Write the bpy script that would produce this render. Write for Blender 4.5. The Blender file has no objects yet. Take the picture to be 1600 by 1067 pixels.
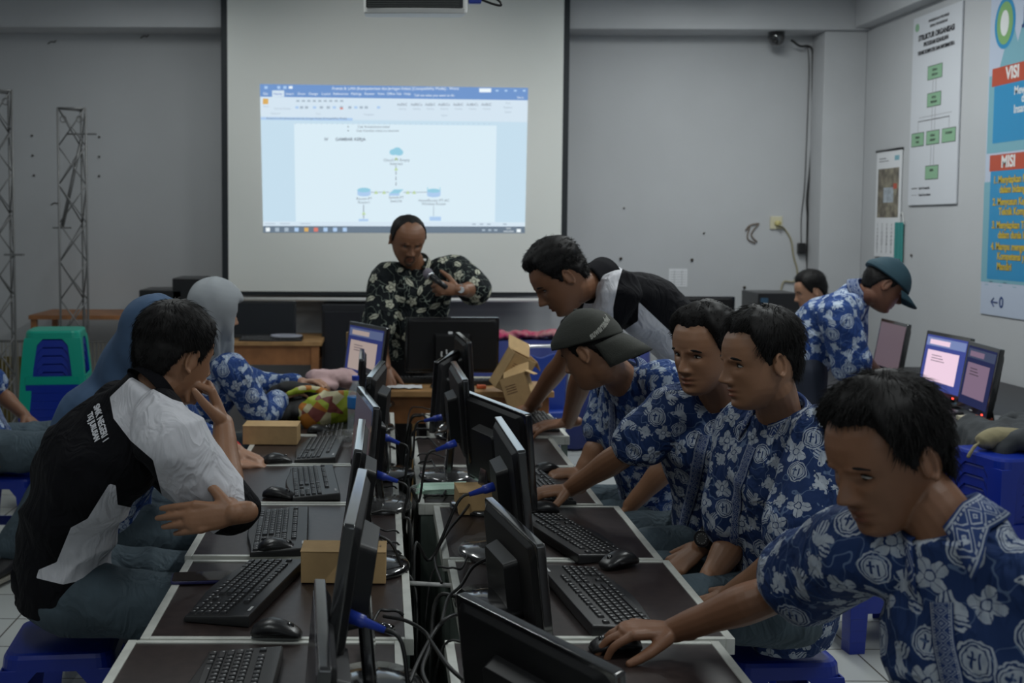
import bpy, bmesh, math, random
import numpy as np
from mathutils import Vector, Matrix, noise, Quaternion
random.seed(7)
V = Vector
SC = bpy.context.scene
COL = SC.collection
# ------------------------------------------------------------------ camera
FPX, PPX, PPY, CAMZ, PITCH, ROLL = 1750.0, 600.0, 458.0, 1.62, math.atan(108/1750.0), math.radians(0.2)
cd = bpy.data.cameras.new('camera'); cam = bpy.data.objects.new('camera', cd); COL.objects.link(cam)
cam.location = (0, 0, CAMZ)
cam.rotation_euler = (Matrix.Rotation(math.pi/2 - PITCH, 3, 'X') @ Matrix.Rotation(ROLL, 3, 'Z')).to_euler()
cd.sensor_fit = 'HORIZONTAL'; cd.sensor_width = 36.0; cd.lens = FPX/1600*36.0
cd.shift_x = (800-PPX)/1600; cd.shift_y = -(533.5-PPY)/1600
cd.clip_start = 0.05; cd.clip_end = 60
cd.dof.use_dof = True; cd.dof.focus_distance = 2.9; cd.dof.aperture_fstop = 4.5
SC.camera = cam
def ray(x, y):
    u = x-PPX; v = -(y-PPY); c, s = math.cos(ROLL), math.sin(ROLL)
    u, v = u*c - v*s, v*c + u*s
    d = V((u/FPX, 1, v/FPX)); c, s = math.cos(PITCH), math.sin(PITCH)
    return V((d.x, d.y*c+d.z*s, -d.y*s+d.z*c))
def on(x, y, z):            # where the sight line of a photo pixel meets height z
    d = ray(x, y); return d*((z-CAMZ)/d.z) + V((0, 0, CAMZ))
def at(x, y, Y):            # where it meets the depth Y
    d = ray(x, y); return d*(Y/d.y) + V((0, 0, CAMZ))
# ------------------------------------------------------------------ world, exposure
SC.view_settings.view_transform = 'Standard'; SC.view_settings.look = 'None'
SC.view_settings.exposure = EXPO = 0.0; SC.view_settings.gamma = 1.0
SC.view_settings.use_curve_mapping = False
w = bpy.data.worlds.new('world'); SC.world = w; w.use_nodes = True
w.node_tree.nodes['Background'].inputs[0].default_value = (0.55, 0.7, 0.9, 1)
w.node_tree.nodes['Background'].inputs[1].default_value = 0.05
ROOM = dict(x0=-3.4, x1=3.64, y0=-1.6, y1=8.8, zc=3.45)
def area(name, loc, size, power, color, aim=None):
    l = bpy.data.lights.new(name, 'AREA'); l.shape = 'RECTANGLE'; l.size, l.size_y = size
    l.energy = power; l.color = color
    o = bpy.data.objects.new(name, l); COL.objects.link(o); o.location = loc
    if aim is not None: o.rotation_euler = (V(aim)-V(loc)).to_track_quat('-Z', 'Y').to_euler()
    return o
# ceiling fluorescents (the tubes themselves are built with the room)
TUBES = [(-0.9, 1.4, 13), (1.7, 1.6, 20), (-0.9, 4.6, 15), (1.9, 4.7, 38), (-1.6, 7.2, 10), (2.3, 7.0, 34)]
for x, y, e in TUBES:
    area('tube_light', (x, y, 3.3), (0.12, 1.2), e, (0.95, 1.0, 0.99))
# added soft fill light behind the camera; its window is invented
area('added_fill_light', (1.2, -1.5, 2.0), (2.6, 1.3), 10, (0.85, 0.95, 1.0), (1.2, 4, 1.2))
# projector beam
pl = bpy.data.lights.new('projector_beam', 'SPOT'); pl.energy = 70; pl.spot_size = math.radians(40); pl.spot_blend = 0.9
pl.color = (1.0, 1.0, 0.97); pl.shadow_soft_size = 0.02
po = bpy.data.objects.new('projector_beam', pl); COL.objects.link(po); po.location = (0.03, 4.66, 2.50)
po.rotation_euler = (V((0.05, 8.7, 2.35))-V(po.location)).to_track_quat('-Z', 'Y').to_euler()

# ------------------------------------------------------------------ materials
def M(name, col, rough=0.5, metal=0.0, noise_=None, bump=None, coat=0, spec=0.5, emit=None, alpha=None, sheen=0, trans=0):
    m = bpy.data.materials.new(name); m.use_nodes = True; nt = m.node_tree; b = nt.nodes['Principled BSDF']
    b.inputs['Base Color'].default_value = (*col, 1); b.inputs['Roughness'].default_value = rough
    b.inputs['Metallic'].default_value = metal; b.inputs['Specular IOR Level'].default_value = spec
    b.inputs['Coat Weight'].default_value = coat; b.inputs['Coat Roughness'].default_value = 0.08
    b.inputs['Sheen Weight'].default_value = sheen
    b.inputs['Transmission Weight'].default_value = trans
    if emit: b.inputs['Emission Color'].default_value = (*emit[0], 1); b.inputs['Emission Strength'].default_value = emit[1]
    if alpha is not None: b.inputs['Alpha'].default_value = alpha
    if noise_ or bump: tc = nt.nodes.new('ShaderNodeTexCoord')
    if noise_:
        n = nt.nodes.new('ShaderNodeTexNoise'); n.inputs['Scale'].default_value = noise_[0]; n.inputs['Detail'].default_value = 4
        nt.links.new(tc.outputs['Object'], n.inputs['Vector'])
        mx = nt.nodes.new('ShaderNodeMix'); mx.data_type = 'RGBA'
        k = noise_[1]; c2 = noise_[2] if len(noise_) > 2 else tuple(max(0, c*(1-k)) for c in col)
        mr = nt.nodes.new('ShaderNodeMapRange'); mr.inputs[1].default_value = 0.35; mr.inputs[2].default_value = 0.65
        nt.links.new(n.outputs[0], mr.inputs[0]); nt.links.new(mr.outputs[0], mx.inputs[0])
        mx.inputs[6].default_value = (*col, 1); mx.inputs[7].default_value = (*c2, 1)
        nt.links.new(mx.outputs[2], b.inputs['Base Color'])
    if bump:
        n2 = nt.nodes.new('ShaderNodeTexNoise'); n2.inputs['Scale'].default_value = bump[0]; n2.inputs['Detail'].default_value = 3
        nt.links.new(tc.outputs['Object'], n2.inputs['Vector'])
        bp = nt.nodes.new('ShaderNodeBump'); bp.inputs['Strength'].default_value = bump[1]; bp.inputs['Distance'].default_value = 0.01
        nt.links.new(n2.outputs[0], bp.inputs['Height']); nt.links.new(bp.outputs[0], b.inputs['Normal'])
    return m
class E:                      # tiny expression wrapper over Math nodes
    nt = None
    def __init__(s, k): s.k = k
    @staticmethod
    def op(o, *a, clamp=False):
        n = E.nt.nodes.new('ShaderNodeMath'); n.operation = o; n.use_clamp = clamp
        for i, x in enumerate(a):
            if isinstance(x, E): E.nt.links.new(x.k, n.inputs[i])
            else: n.inputs[i].default_value = x
        return E(n.outputs[0])
    def __add__(a, b): return E.op('ADD', a, b)
    __radd__ = __add__
    def __sub__(a, b): return E.op('SUBTRACT', a, b)
    def __rsub__(a, b): return E.op('SUBTRACT', b, a)
    def __mul__(a, b): return E.op('MULTIPLY', a, b)
    __rmul__ = __mul__
    def __truediv__(a, b): return E.op('DIVIDE', a, b)
    def __lt__(a, b): return E.op('LESS_THAN', a, b)
    def __gt__(a, b): return E.op('GREATER_THAN', a, b)
    def __or__(a, b): return E.op('MAXIMUM', a, b)
    def __and__(a, b): return E.op('MULTIPLY', a, b)
    def __abs__(a): return E.op('ABSOLUTE', a)
    def inv(a): return E.op('SUBTRACT', 1.0, a)
def eband(x, lo, hi): return (x > lo) & (x < hi)
def esin(x): return E.op('SINE', x)
def ecos(x): return E.op('COSINE', x)
def emix(nt, f, c1, c2):
    mx = nt.nodes.new('ShaderNodeMix'); mx.data_type = 'RGBA'
    if isinstance(f, E): nt.links.new(f.k, mx.inputs[0])
    else: mx.inputs[0].default_value = f
    for i, c in ((6, c1), (7, c2)):
        if isinstance(c, tuple): mx.inputs[i].default_value = (*c, 1)
        else: nt.links.new(c, mx.inputs[i])
    return mx.outputs[2]
def enoise(nt, vec, scale, detail=2, out=0):
    n = nt.nodes.new('ShaderNodeTexNoise'); n.inputs['Scale'].default_value = scale; n.inputs['Detail'].default_value = detail
    nt.links.new(vec, n.inputs['Vector']); return n.outputs[out]
def foldbump(nt, tc, b, k=1.0):       # soft creases of worn cloth
    mp = nt.nodes.new('ShaderNodeMapping'); mp.inputs['Scale'].default_value = (1, 1, 0.55); mp.inputs['Rotation'].default_value = (0.4, 0.3, 0)
    nt.links.new(tc.outputs['Object'], mp.inputs[0]); n = nt.nodes.new('ShaderNodeTexNoise'); n.inputs['Scale'].default_value = 13; n.inputs['Detail'].default_value = 2.5; n.inputs['Distortion'].default_value = 1.2
    nt.links.new(mp.outputs[0], n.inputs['Vector']); h = abs(E(n.outputs[0])-0.5)*-2.0
    bp = nt.nodes.new('ShaderNodeBump'); bp.inputs['Strength'].default_value = 0.55*k; bp.inputs['Distance'].default_value = 0.03
    nt.links.new(h.k, bp.inputs['Height']); nt.links.new(bp.outputs[0], b.inputs['Normal'])
def batik(name, base, white, mid, floral=False):
    m = bpy.data.materials.new(name); m.use_nodes = True; nt = m.node_tree; E.nt = nt
    b = nt.nodes['Principled BSDF']; b.inputs['Roughness'].default_value = 0.8; b.inputs['Specular IOR Level'].default_value = 0.25
    tc = nt.nodes.new('ShaderNodeTexCoord')
    def uv(nm):
        u = nt.nodes.new('ShaderNodeUVMap'); u.uv_map = nm; s = nt.nodes.new('ShaderNodeSeparateXYZ'); nt.links.new(u.outputs[0], s.inputs[0])
        return E(s.outputs[0]), E(s.outputs[1])
    u, v = uv('motif'); k, rnd = uv('kind')
    nz = E(enoise(nt, tc.outputs['Object'], 38, 1)) - 0.5; nz2 = E(enoise(nt, tc.outputs['Object'], 90, 2)) - 0.5
    u = u + nz*0.45; v = v + nz2*0.4
    r = E.op('SQRT', u*u+v*v); th = E.op('ARCTAN2', v, u)
    if floral:
        fl = r < (abs(ecos(th*2.5+rnd*6))*0.35+0.5+nz*0.5)
        fl = fl & ((abs(r-0.3) < 0.05).inv()) & ((abs(esin(th*5+rnd*6)) < 0.15) & (r > 0.35)).inv()
        lf = (abs(v) < (1.0-u*u)*0.4) & (abs(v) < 0.05).inv()
        w_ = ((k < 1.6) & fl) | ((k > 1.5) & lf)
    else:
        emb = eband(r, 0.86, 0.97) | (r < 0.76)
        mk = (eband(abs(u+0.2), -1, 0.07) & (abs(v) < 0.42)) | ((abs(v-0.1) < 0.07) & (abs(u+0.2) < 0.25)) | ((abs(u-0.22) < 0.06) & (abs(v+0.05) < 0.38)) | eband(r, 0.6, 0.66)
        k0 = emb & mk.inv()
        vein = (abs(esin(th*4+rnd*6)) < 0.13) & (r > 0.3)
        k1 = (r < (abs(ecos(th*2+rnd*6))*0.5+0.5)) & vein.inv() & (abs(r-0.27) < 0.04).inv()
        bx = u*1.1; bv = v + esin(u*3+rnd*6)*0.22
        body = (bx*bx + bv*bv*9.0) < 1.0
        wu = u+0.25; wv = v-0.5
        wing = ((wu*wu*5.0+wv*wv*3.0) < 1.0) & (esin(wu*22+wv*9) > -0.45)
        tail = ((u-0.6)*(u-0.6)*5.0+(v+0.45)*(v+0.45)*7.0 < 1.0) & (esin(v*24) > -0.3)
        k2 = (body | wing | tail) & (((u+0.7)*(u+0.7)+bv*bv) < 0.006).inv()
        lf = (abs(v) < ((1.0-abs(u))*0.55+esin(u*16)*0.09)) & (abs(v-u*0.1) < 0.035).inv()
        lf2 = (abs(u-0.1) < ((1.0-abs(v))*0.4+esin(v*18)*0.08)) & (abs(u-0.1) < 0.03).inv()
        k3 = lf | lf2
        w_ = ((k < 0.5) & k0) | (eband(k, 0.5, 1.5) & k1) | (eband(k, 1.5, 2.5) & k2) | ((k > 2.5) & k3)
    ln = abs(E(enoise(nt, tc.outputs['Object'], 21, 1))-0.5) < 0.010
    c = emix(nt, ln, base, mid)
    sh = E(enoise(nt, tc.outputs['Object'], 60, 2)) - 0.2
    wc = emix(nt, E.op('MINIMUM', sh*0.9, 1.0), white, mid)
    c = emix(nt, w_, c, wc)
    nt.links.new(c, b.inputs['Base Color']); foldbump(nt, tc, b)
    return m
def bandmat(name, base, white):      # woven border pattern of the collars and plackets, u along, v across (in metres)
    m = bpy.data.materials.new(name); m.use_nodes = True; nt = m.node_tree; E.nt = nt
    b = nt.nodes['Principled BSDF']; b.inputs['Roughness'].default_value = 0.8; b.inputs['Specular IOR Level'].default_value = 0.25
    u_ = nt.nodes.new('ShaderNodeUVMap'); u_.uv_map = 'motif'; s = nt.nodes.new('ShaderNodeSeparateXYZ'); nt.links.new(u_.outputs[0], s.inputs[0])
    u, v = E(s.outputs[0]), E(s.outputs[1])
    fu = abs(E.op('FRACT', u*38.0)-0.5); av = abs(v)
    d = fu*0.85 + av*0.62     # diamonds: v runs -1..1 across
    w_ = eband(d, 0.06, 0.12) | eband(d, 0.28, 0.34) | eband(d, 0.47, 0.52) | eband(av, 0.8, 0.9) | ((abs(esin(u*500)) > 0.6) & eband(av, 0.62, 0.74))
    nt.links.new(emix(nt, w_, base, white), b.inputs['Base Color'])
    return m

# ------------------------------------------------------------------ mesh building
class MB:
    def __init__(s): s.v = []; s.f = []; s.m = []
    def add(s, vs, fs, mi=0, M4=None):
        o = len(s.v)
        s.v += [tuple(M4 @ V(p)) if M4 is not None else tuple(p) for p in vs]
        s.f += [tuple(i+o for i in f) for f in fs]; s.m += [mi]*len(fs); return s
    def box(s, c, d, mi=0, M4=None, tap=(1, 1)):     # tap scales the top
        x, y, z = d[0]/2, d[1]/2, d[2]/2
        vs = [(c[0]+sx*x*(tap[0] if sz > 0 else 1), c[1]+sy*y*(tap[1] if sz > 0 else 1), c[2]+sz*z) for sz in (-1, 1) for sx, sy in ((-1, -1), (1, -1), (1, 1), (-1, 1))]
        return s.add(vs, [(3, 2, 1, 0), (4, 5, 6, 7), (0, 1, 5, 4), (1, 2, 6, 5), (2, 3, 7, 6), (3, 0, 4, 7)], mi, M4)
    def rings(s, rings, mi=0, M4=None, cap=True, closed=False):
        n = len(rings[0]); vs = [p for r in rings for p in r]; fs = []
        R = len(rings)
        for i in range(R if closed else R-1):
            a, b = i*n, ((i+1) % R)*n
            for j in range(n): k = (j+1) % n; fs.append((a+j, a+k, b+k, b+j))
        if cap and not closed: fs.append(tuple(range(n-1, -1, -1))); fs.append(tuple((R-1)*n+j for j in range(n)))
        return s.add(vs, fs, mi, M4)
    def cyl(s, a, b, r, r2=None, n=16, mi=0, M4=None):
        a, b = V(a), V(b); d = (b-a).normalized(); u = d.orthogonal().normalized(); w = d.cross(u); r2 = r if r2 is None else r2
        R = [[a+(u*math.cos(t)+w*math.sin(t))*r for t in [2*math.pi*k/n for k in range(n)]], [b+(u*math.cos(t)+w*math.sin(t))*r2 for t in [2*math.pi*k/n for k in range(n)]]]
        return s.rings(R, mi, M4)
    def tube(s, pts, r, n=8, mi=0, M4=None, closed=False):
        pts = [V(p) for p in pts]; N = len(pts); rs = r if hasattr(r, '__len__') else [r]*N; R = []; u = None
        for i, p in enumerate(pts):
            t = (pts[(i+1) % N]-pts[i-1]) if closed else (pts[min(i+1, N-1)]-pts[max(i-1, 0)])
            t.normalize()
            u = (t.orthogonal() if u is None else u - t*u.dot(t)).normalized(); w = t.cross(u)
            R.append([p+(u*math.cos(a)+w*math.sin(a))*rs[i] for a in [2*math.pi*k/n for k in range(n)]])
        return s.rings(R, mi, M4, closed=closed)
    def lathe(s, prof, n=32, mi=0, M4=None):
        return s.rings([[(r*math.cos(2*math.pi*k/n), r*math.sin(2*math.pi*k/n), z) for k in range(n)] for r, z in prof], mi, M4)
    def prism(s, poly, z0, z1, mi=0, M4=None):
        return s.rings([[(x, y, z0) for x, y in poly], [(x, y, z1) for x, y in poly]], mi, M4)
    def slab(s, x0, x1, y0, y1, z0, z1, mi=0, M4=None): return s.box(((x0+x1)/2, (y0+y1)/2, (z0+z1)/2), (abs(x1-x0), abs(y1-y0), abs(z1-z0)), mi, M4)
    def build(s, name, mats, parent=None, smooth=False, bevel=0, seg=2, loc=(0, 0, 0)):
        me = bpy.data.meshes.new(name); me.from_pydata(s.v, [], s.f)
        for m in (mats if isinstance(mats, (list, tuple)) else [mats]): me.materials.append(m)
        me.polygons.foreach_set('material_index', s.m)
        bm = bmesh.new(); bm.from_mesh(me); bmesh.ops.recalc_face_normals(bm, faces=bm.faces); bm.to_mesh(me); bm.free()
        o = bpy.data.objects.new(name, me); COL.objects.link(o); o.parent = parent; o.location = loc
        if smooth: me.polygons.foreach_set('use_smooth', [True]*len(me.polygons))
        if bevel:
            b = o.modifiers.new('bevel', 'BEVEL'); b.width = bevel; b.segments = seg; b.limit_method = 'ANGLE'; b.angle_limit = math.radians(40)
            b.harden_normals = False
            me.polygons.foreach_set('use_smooth', [True]*len(me.polygons))
            o.modifiers.new('wn', 'WEIGHTED_NORMAL')
        return o
def smooth_path(pts, n=6, closed=False):
    P = [V(p) for p in pts]; out = []; N = len(P)
    for i in range(N if closed else N-1):
        if closed: a, b, c, d = P[i-1], P[i], P[(i+1) % N], P[(i+2) % N]
        else: a, b, c, d = P[max(i-1, 0)], P[i], P[i+1], P[min(i+2, N-1)]
        for k in range(n):
            t = k/n; out.append(0.5*((2*b)+(c-a)*t+(2*a-5*b+4*c-d)*t*t+(3*b-a-3*c+d)*t**3))
    if not closed: out.append(P[-1])
    return out
def rrect(w, h, r, n=5, cx=0, cy=0):
    out = []
    for sx, sy, a0 in ((1, 1, 0), (-1, 1, 90), (-1, -1, 180), (1, -1, 270)):
        for k in range(n+1):
            a = math.radians(a0+90*k/n); out.append((cx+sx*(w/2-r)+r*math.cos(a), cy+sy*(h/2-r)+r*math.sin(a)))
    return out
def thing(name, label, cat, loc=(0, 0, 0), rz=0, group=None):
    o = bpy.data.objects.new(name, None); COL.objects.link(o); o.empty_display_size = 0.05
    o.location = loc; o.rotation_euler = (0, 0, rz); o['label'] = label; o['category'] = cat
    if group: o['group'] = group
    return o
def tag(o, label, cat, group=None):
    o['label'] = label; o['category'] = cat
    if group: o['group'] = group
    return o
def struct(o): o['kind'] = 'structure'; return o
def kids(o): return [c for c in COL.objects if c.parent == o]
def dup(root, loc, rz, label=None, group=None):
    def cp(o, par):
        c = o.copy(); COL.objects.link(c); c.parent = par
        for ch in KID.get(o.name, []): cp(ch, c)
        return c
    KID = {}
    for c in COL.objects:
        if c.parent: KID.setdefault(c.parent.name, []).append(c)
    r = cp(root, None); r.location = loc; r.rotation_euler = (0, 0, rz) if not hasattr(rz, '__len__') else rz
    if label: r['label'] = label
    if group: r['group'] = group
    return r
def text_obj(s, name, size, mat, mw, parent=None, align='CENTER', ext=0.0004, bold=0.0, sx=1.0):
    c = bpy.data.curves.new(name, 'FONT'); c.body = s; c.size = size; c.align_x = align; c.align_y = 'CENTER'; c.extrude = ext; c.offset = bold
    t = bpy.data.objects.new(name, c); COL.objects.link(t)
    me = bpy.data.meshes.new_from_object(t.evaluated_get(bpy.context.evaluated_depsgraph_get()))
    bpy.data.objects.remove(t); me.materials.clear(); me.materials.append(mat)
    if sx != 1.0: me.transform(Matrix.Diagonal((sx, 1, 1, 1)))
    me.transform(mw)
    return me
def add_mesh(mb, me, mi):
    mb.add([v.co for v in me.vertices], [tuple(p.vertices) for p in me.polygons], mi)
# ------------------------------------------------------------------ palette
m_wall = M('wall_paint', (0.50, 0.51, 0.525), 0.85, noise_=(1.1, 0.07), bump=(60, 0.06))
m_walld = M('wall_paint_beam', (0.50, 0.51, 0.525), 0.85, noise_=(1.5, 0.1))
m_ceil = M('ceiling_white', (0.7, 0.71, 0.72), 0.9)
m_alu = M('edge_trim_white', (0.70, 0.71, 0.66), 0.35, 0.15, noise_=(25, 0.15))
m_lam = M('dark_laminate', (0.038, 0.026, 0.024), 0.36, noise_=(45, 0.35), spec=0.5)
m_cab = M('grey_green_steel', (0.17, 0.21, 0.185), 0.45, 0.2, noise_=(8, 0.2))
m_blk = M('black_plastic', (0.012, 0.012, 0.013), 0.32, bump=(400, 0.05))
m_glossy = M('black_gloss', (0.008, 0.008, 0.009), 0.15, coat=1.0, spec=0.9)
m_rear = M('black_rear_plastic', (0.010, 0.010, 0.011), 0.45, spec=0.3)
m_scr = M('screen_off', (0.035, 0.026, 0.036), 0.25)
m_key = M('key_black', (0.022, 0.022, 0.024), 0.42)
m_kcase = M('keyboard_case', (0.017, 0.017, 0.018), 0.38)
m_legend = M('key_legend', (0.5, 0.5, 0.5), 0.6)
m_wood = M('orange_wood', (0.36, 0.15, 0.055), 0.45, noise_=(12, 0.3))
m_woodt = M('worn_table_top', (0.45, 0.25, 0.10), 0.5, noise_=(9, 0.35))
m_card = M('cardboard', (0.50, 0.33, 0.155), 0.8, noise_=(30, 0.1))
m_blue = M('blue_plastic', (0.005, 0.024, 0.27), 0.3, spec=0.5)
m_green = M('green_plastic', (0.0, 0.30, 0.21), 0.32)
m_vga = M('blue_connector', (0.02, 0.05, 0.38), 0.35)
m_cab_blk = M('cable_black', (0.012, 0.012, 0.012), 0.45)
m_white = M('white_plastic', (0.7, 0.7, 0.68), 0.4)
m_cream = M('cream_plastic', (0.62, 0.58, 0.42), 0.45)
m_chrome = M('chrome', (0.75, 0.76, 0.78), 0.2, 1.0)
m_steel = M('galvanised_rod', (0.20, 0.20, 0.20), 0.5, 0.6)
m_paper = M('paper', (0.72, 0.73, 0.75), 0.8)
m_led = M('red_led', (0.5, 0.02, 0.01), 0.4, emit=((1.0, 0.04, 0.02), 6))
m_wrap = M('clear_wrap', (0.75, 0.75, 0.75), 0.12, alpha=0.06, bump=(35, 1.0))
X0, X1, Y0, Y1, ZC = ROOM['x0'], ROOM['x1'], ROOM['y0'], ROOM['y1'], ROOM['zc']
# floor: white glazed tiles with dark joints
mt = bpy.data.materials.new('floor_tiles'); mt.use_nodes = True; nt = mt.node_tree; b = nt.nodes['Principled BSDF']; b.inputs['Roughness'].default_value = 0.22
tc = nt.nodes.new('ShaderNodeTexCoord'); br = nt.nodes.new('ShaderNodeTexBrick'); br.offset = 0.0
br.inputs['Scale'].default_value = 1.0; br.inputs['Brick Width'].default_value = 0.3; br.inputs['Row Height'].default_value = 0.3
br.inputs['Mortar Size'].default_value = 0.0035; br.inputs['Color1'].default_value = (0.55, 0.57, 0.55, 1); br.inputs['Color2'].default_value = (0.50, 0.52, 0.51, 1); br.inputs['Mortar'].default_value = (0.10, 0.09, 0.075, 1)
nt.links.new(tc.outputs['Object'], br.inputs['Vector']); nt.links.new(br.outputs[0], b.inputs['Base Color'])
struct(MB().slab(X0, X1, Y0, Y1, -0.1, 0).build('floor', mt))
struct(MB().slab(X0, X1, Y0, Y1, ZC, ZC+0.1).build('ceiling', m_ceil))
struct(MB().slab(X0-0.15, X1+0.15, Y1, Y1+0.15, -0.1, ZC+0.1).build('wall_back', m_wall))
struct(MB().slab(X1, X1+0.15, Y0, Y1, -0.1, ZC+0.1).build('wall_right', m_wall))
struct(MB().slab(X0-0.15, X0, Y0, Y1, -0.1, ZC+0.1).build('wall_left', m_wall))
wf = MB(); wf.slab(X0-0.15, X1+0.15, Y0-0.15, Y0, -0.1, 1.1).slab(X0-0.15, X1+0.15, Y0-0.15, Y0, 2.8, ZC+0.1).slab(X0-0.15, -0.4, Y0-0.15, Y0, 1.1, 2.8).slab(2.8, X1+0.15, Y0-0.15, Y0, 1.1, 2.8)
struct(wf.build('wall_front', m_wall))
wn = MB()
for x in (-0.4, 0.65, 1.72, 2.76): wn.slab(x, x+0.05, Y0-0.1, Y0-0.04, 1.1, 2.8)
wn.slab(-0.4, 2.8, Y0-0.1, Y0-0.04, 1.1, 1.15).slab(-0.4, 2.8, Y0-0.1, Y0-0.04, 2.75, 2.8)
struct(wn.build('added_window_1', m_white))  # unseen window frame, added to give the fill light a source
struct(MB().slab(X0, X1, 8.5, Y1, 3.085, ZC).build('trim_1', m_walld, bevel=0.006))       # beam across the back wall
struct(MB().slab(3.32, X1, 8.55, Y1, 0, 3.085).build('trim_2', m_walld, bevel=0.006))     # corner column
struct(MB().slab(3.52, X1, Y0, 8.5, 3.10, ZC).build('trim_3', m_walld, bevel=0.006))      # beam along the right wall
m_tube = M('tube_glow', (0.9, 0.9, 0.9), 0.5, emit=((0.85, 0.95, 1.0), 3))
def lamp(i):
    x, y, e = TUBES[i]
    t = thing('fluorescent_lamp', 'ceiling lamp with one glowing tube, ' + ['left and nearest the camera', 'right and nearest the camera', 'left over the middle of the room', 'right over the middle of the room', 'left near the projection wall', 'right near the projection wall'][i], 'lamp', (x, y, 3.45), 0, 'ceiling lamps')
    MB().slab(-0.06, 0.06, -0.65, 0.65, -0.06, 0).build('housing', m_white, t, bevel=0.006)
    MB().cyl((0, -0.6, -0.08), (0, 0.6, -0.08), 0.014).build('tube', m_tube, t, smooth=True)
for i in range(6): lamp(i)

# ------------------------------------------------------------------ projection screen
YS = 8.42
m_fab = M('screen_fabric', (0.80, 0.81, 0.77), 0.9)
m_bord = M('screen_border', (0.006, 0.010, 0.014), 0.6)
xl, xr = at(346, 230, YS).x, at(888, 230, YS).x; zb = at(620, 462, YS).z
t = thing('projection_screen', 'large white pull-down projection screen with black borders hanging on the back wall', 'screen', ((xl+xr)/2, YS, zb))
cx = (xl+xr)/2; W2 = (xr-xl)/2
MB().slab(-W2, W2, 0, 0.004, 0, 3.40-zb).build('border', m_bord, t)
MB().slab(-W2+0.048, W2-0.045, -0.0015, 0, 0.03, 3.36-zb).build('fabric', m_fab, t)
MB().cyl((-W2-0.02, 0, -0.03), (W2+0.02, 0, -0.03), 0.015, n=14).build('bottom_rod', m_white, t, smooth=True)
MB().slab(-W2-0.06, W2+0.06, -0.04, 0.05, 3.36-zb, 3.44-zb).build('housing', m_white, t, bevel=0.01)
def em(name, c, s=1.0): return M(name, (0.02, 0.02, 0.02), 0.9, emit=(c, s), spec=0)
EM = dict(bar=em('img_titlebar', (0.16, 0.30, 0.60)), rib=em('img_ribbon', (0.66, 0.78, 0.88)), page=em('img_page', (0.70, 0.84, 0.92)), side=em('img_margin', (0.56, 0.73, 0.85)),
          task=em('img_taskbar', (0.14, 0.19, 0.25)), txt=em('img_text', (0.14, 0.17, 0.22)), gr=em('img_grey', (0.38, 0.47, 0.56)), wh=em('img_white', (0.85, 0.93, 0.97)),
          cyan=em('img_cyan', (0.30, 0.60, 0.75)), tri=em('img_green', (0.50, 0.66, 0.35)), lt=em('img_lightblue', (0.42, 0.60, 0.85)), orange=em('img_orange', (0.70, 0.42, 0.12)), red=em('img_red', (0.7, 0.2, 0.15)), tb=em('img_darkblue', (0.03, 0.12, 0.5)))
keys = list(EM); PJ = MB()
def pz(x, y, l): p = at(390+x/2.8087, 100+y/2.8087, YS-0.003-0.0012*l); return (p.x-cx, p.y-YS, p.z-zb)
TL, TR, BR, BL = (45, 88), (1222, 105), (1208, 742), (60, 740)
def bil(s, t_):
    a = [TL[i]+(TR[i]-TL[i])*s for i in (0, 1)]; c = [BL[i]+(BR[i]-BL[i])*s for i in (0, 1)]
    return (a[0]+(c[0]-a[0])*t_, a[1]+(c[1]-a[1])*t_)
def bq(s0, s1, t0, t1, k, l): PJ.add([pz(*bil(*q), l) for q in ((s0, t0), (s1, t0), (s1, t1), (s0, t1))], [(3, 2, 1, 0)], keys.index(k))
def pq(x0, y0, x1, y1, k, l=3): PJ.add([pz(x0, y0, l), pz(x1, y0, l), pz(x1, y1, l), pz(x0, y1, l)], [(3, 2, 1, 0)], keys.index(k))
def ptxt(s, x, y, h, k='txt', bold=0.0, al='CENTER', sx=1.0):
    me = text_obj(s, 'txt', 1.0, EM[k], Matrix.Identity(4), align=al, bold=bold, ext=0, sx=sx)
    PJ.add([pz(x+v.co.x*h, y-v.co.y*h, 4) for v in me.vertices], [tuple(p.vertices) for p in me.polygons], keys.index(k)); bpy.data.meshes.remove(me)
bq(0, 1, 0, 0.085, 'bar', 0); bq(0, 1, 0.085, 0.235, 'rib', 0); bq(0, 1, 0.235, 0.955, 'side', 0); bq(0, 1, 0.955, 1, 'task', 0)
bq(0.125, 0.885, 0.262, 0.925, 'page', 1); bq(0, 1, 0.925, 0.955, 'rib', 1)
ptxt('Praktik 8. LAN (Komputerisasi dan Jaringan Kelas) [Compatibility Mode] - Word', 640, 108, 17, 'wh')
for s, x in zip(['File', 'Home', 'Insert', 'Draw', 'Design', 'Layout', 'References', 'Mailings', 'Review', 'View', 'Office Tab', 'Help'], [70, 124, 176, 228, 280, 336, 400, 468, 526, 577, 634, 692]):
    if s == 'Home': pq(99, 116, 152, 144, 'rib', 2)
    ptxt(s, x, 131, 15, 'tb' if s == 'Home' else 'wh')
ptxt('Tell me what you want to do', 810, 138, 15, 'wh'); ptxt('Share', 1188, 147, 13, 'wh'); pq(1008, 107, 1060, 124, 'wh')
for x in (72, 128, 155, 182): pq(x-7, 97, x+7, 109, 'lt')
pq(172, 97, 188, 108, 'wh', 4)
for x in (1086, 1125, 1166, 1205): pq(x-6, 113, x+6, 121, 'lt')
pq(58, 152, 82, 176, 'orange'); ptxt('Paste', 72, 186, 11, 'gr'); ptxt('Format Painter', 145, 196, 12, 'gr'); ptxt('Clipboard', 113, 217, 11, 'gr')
for i in range(9): pq(205+i*24, 158, 219+i*24, 166, 'gr')
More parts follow.
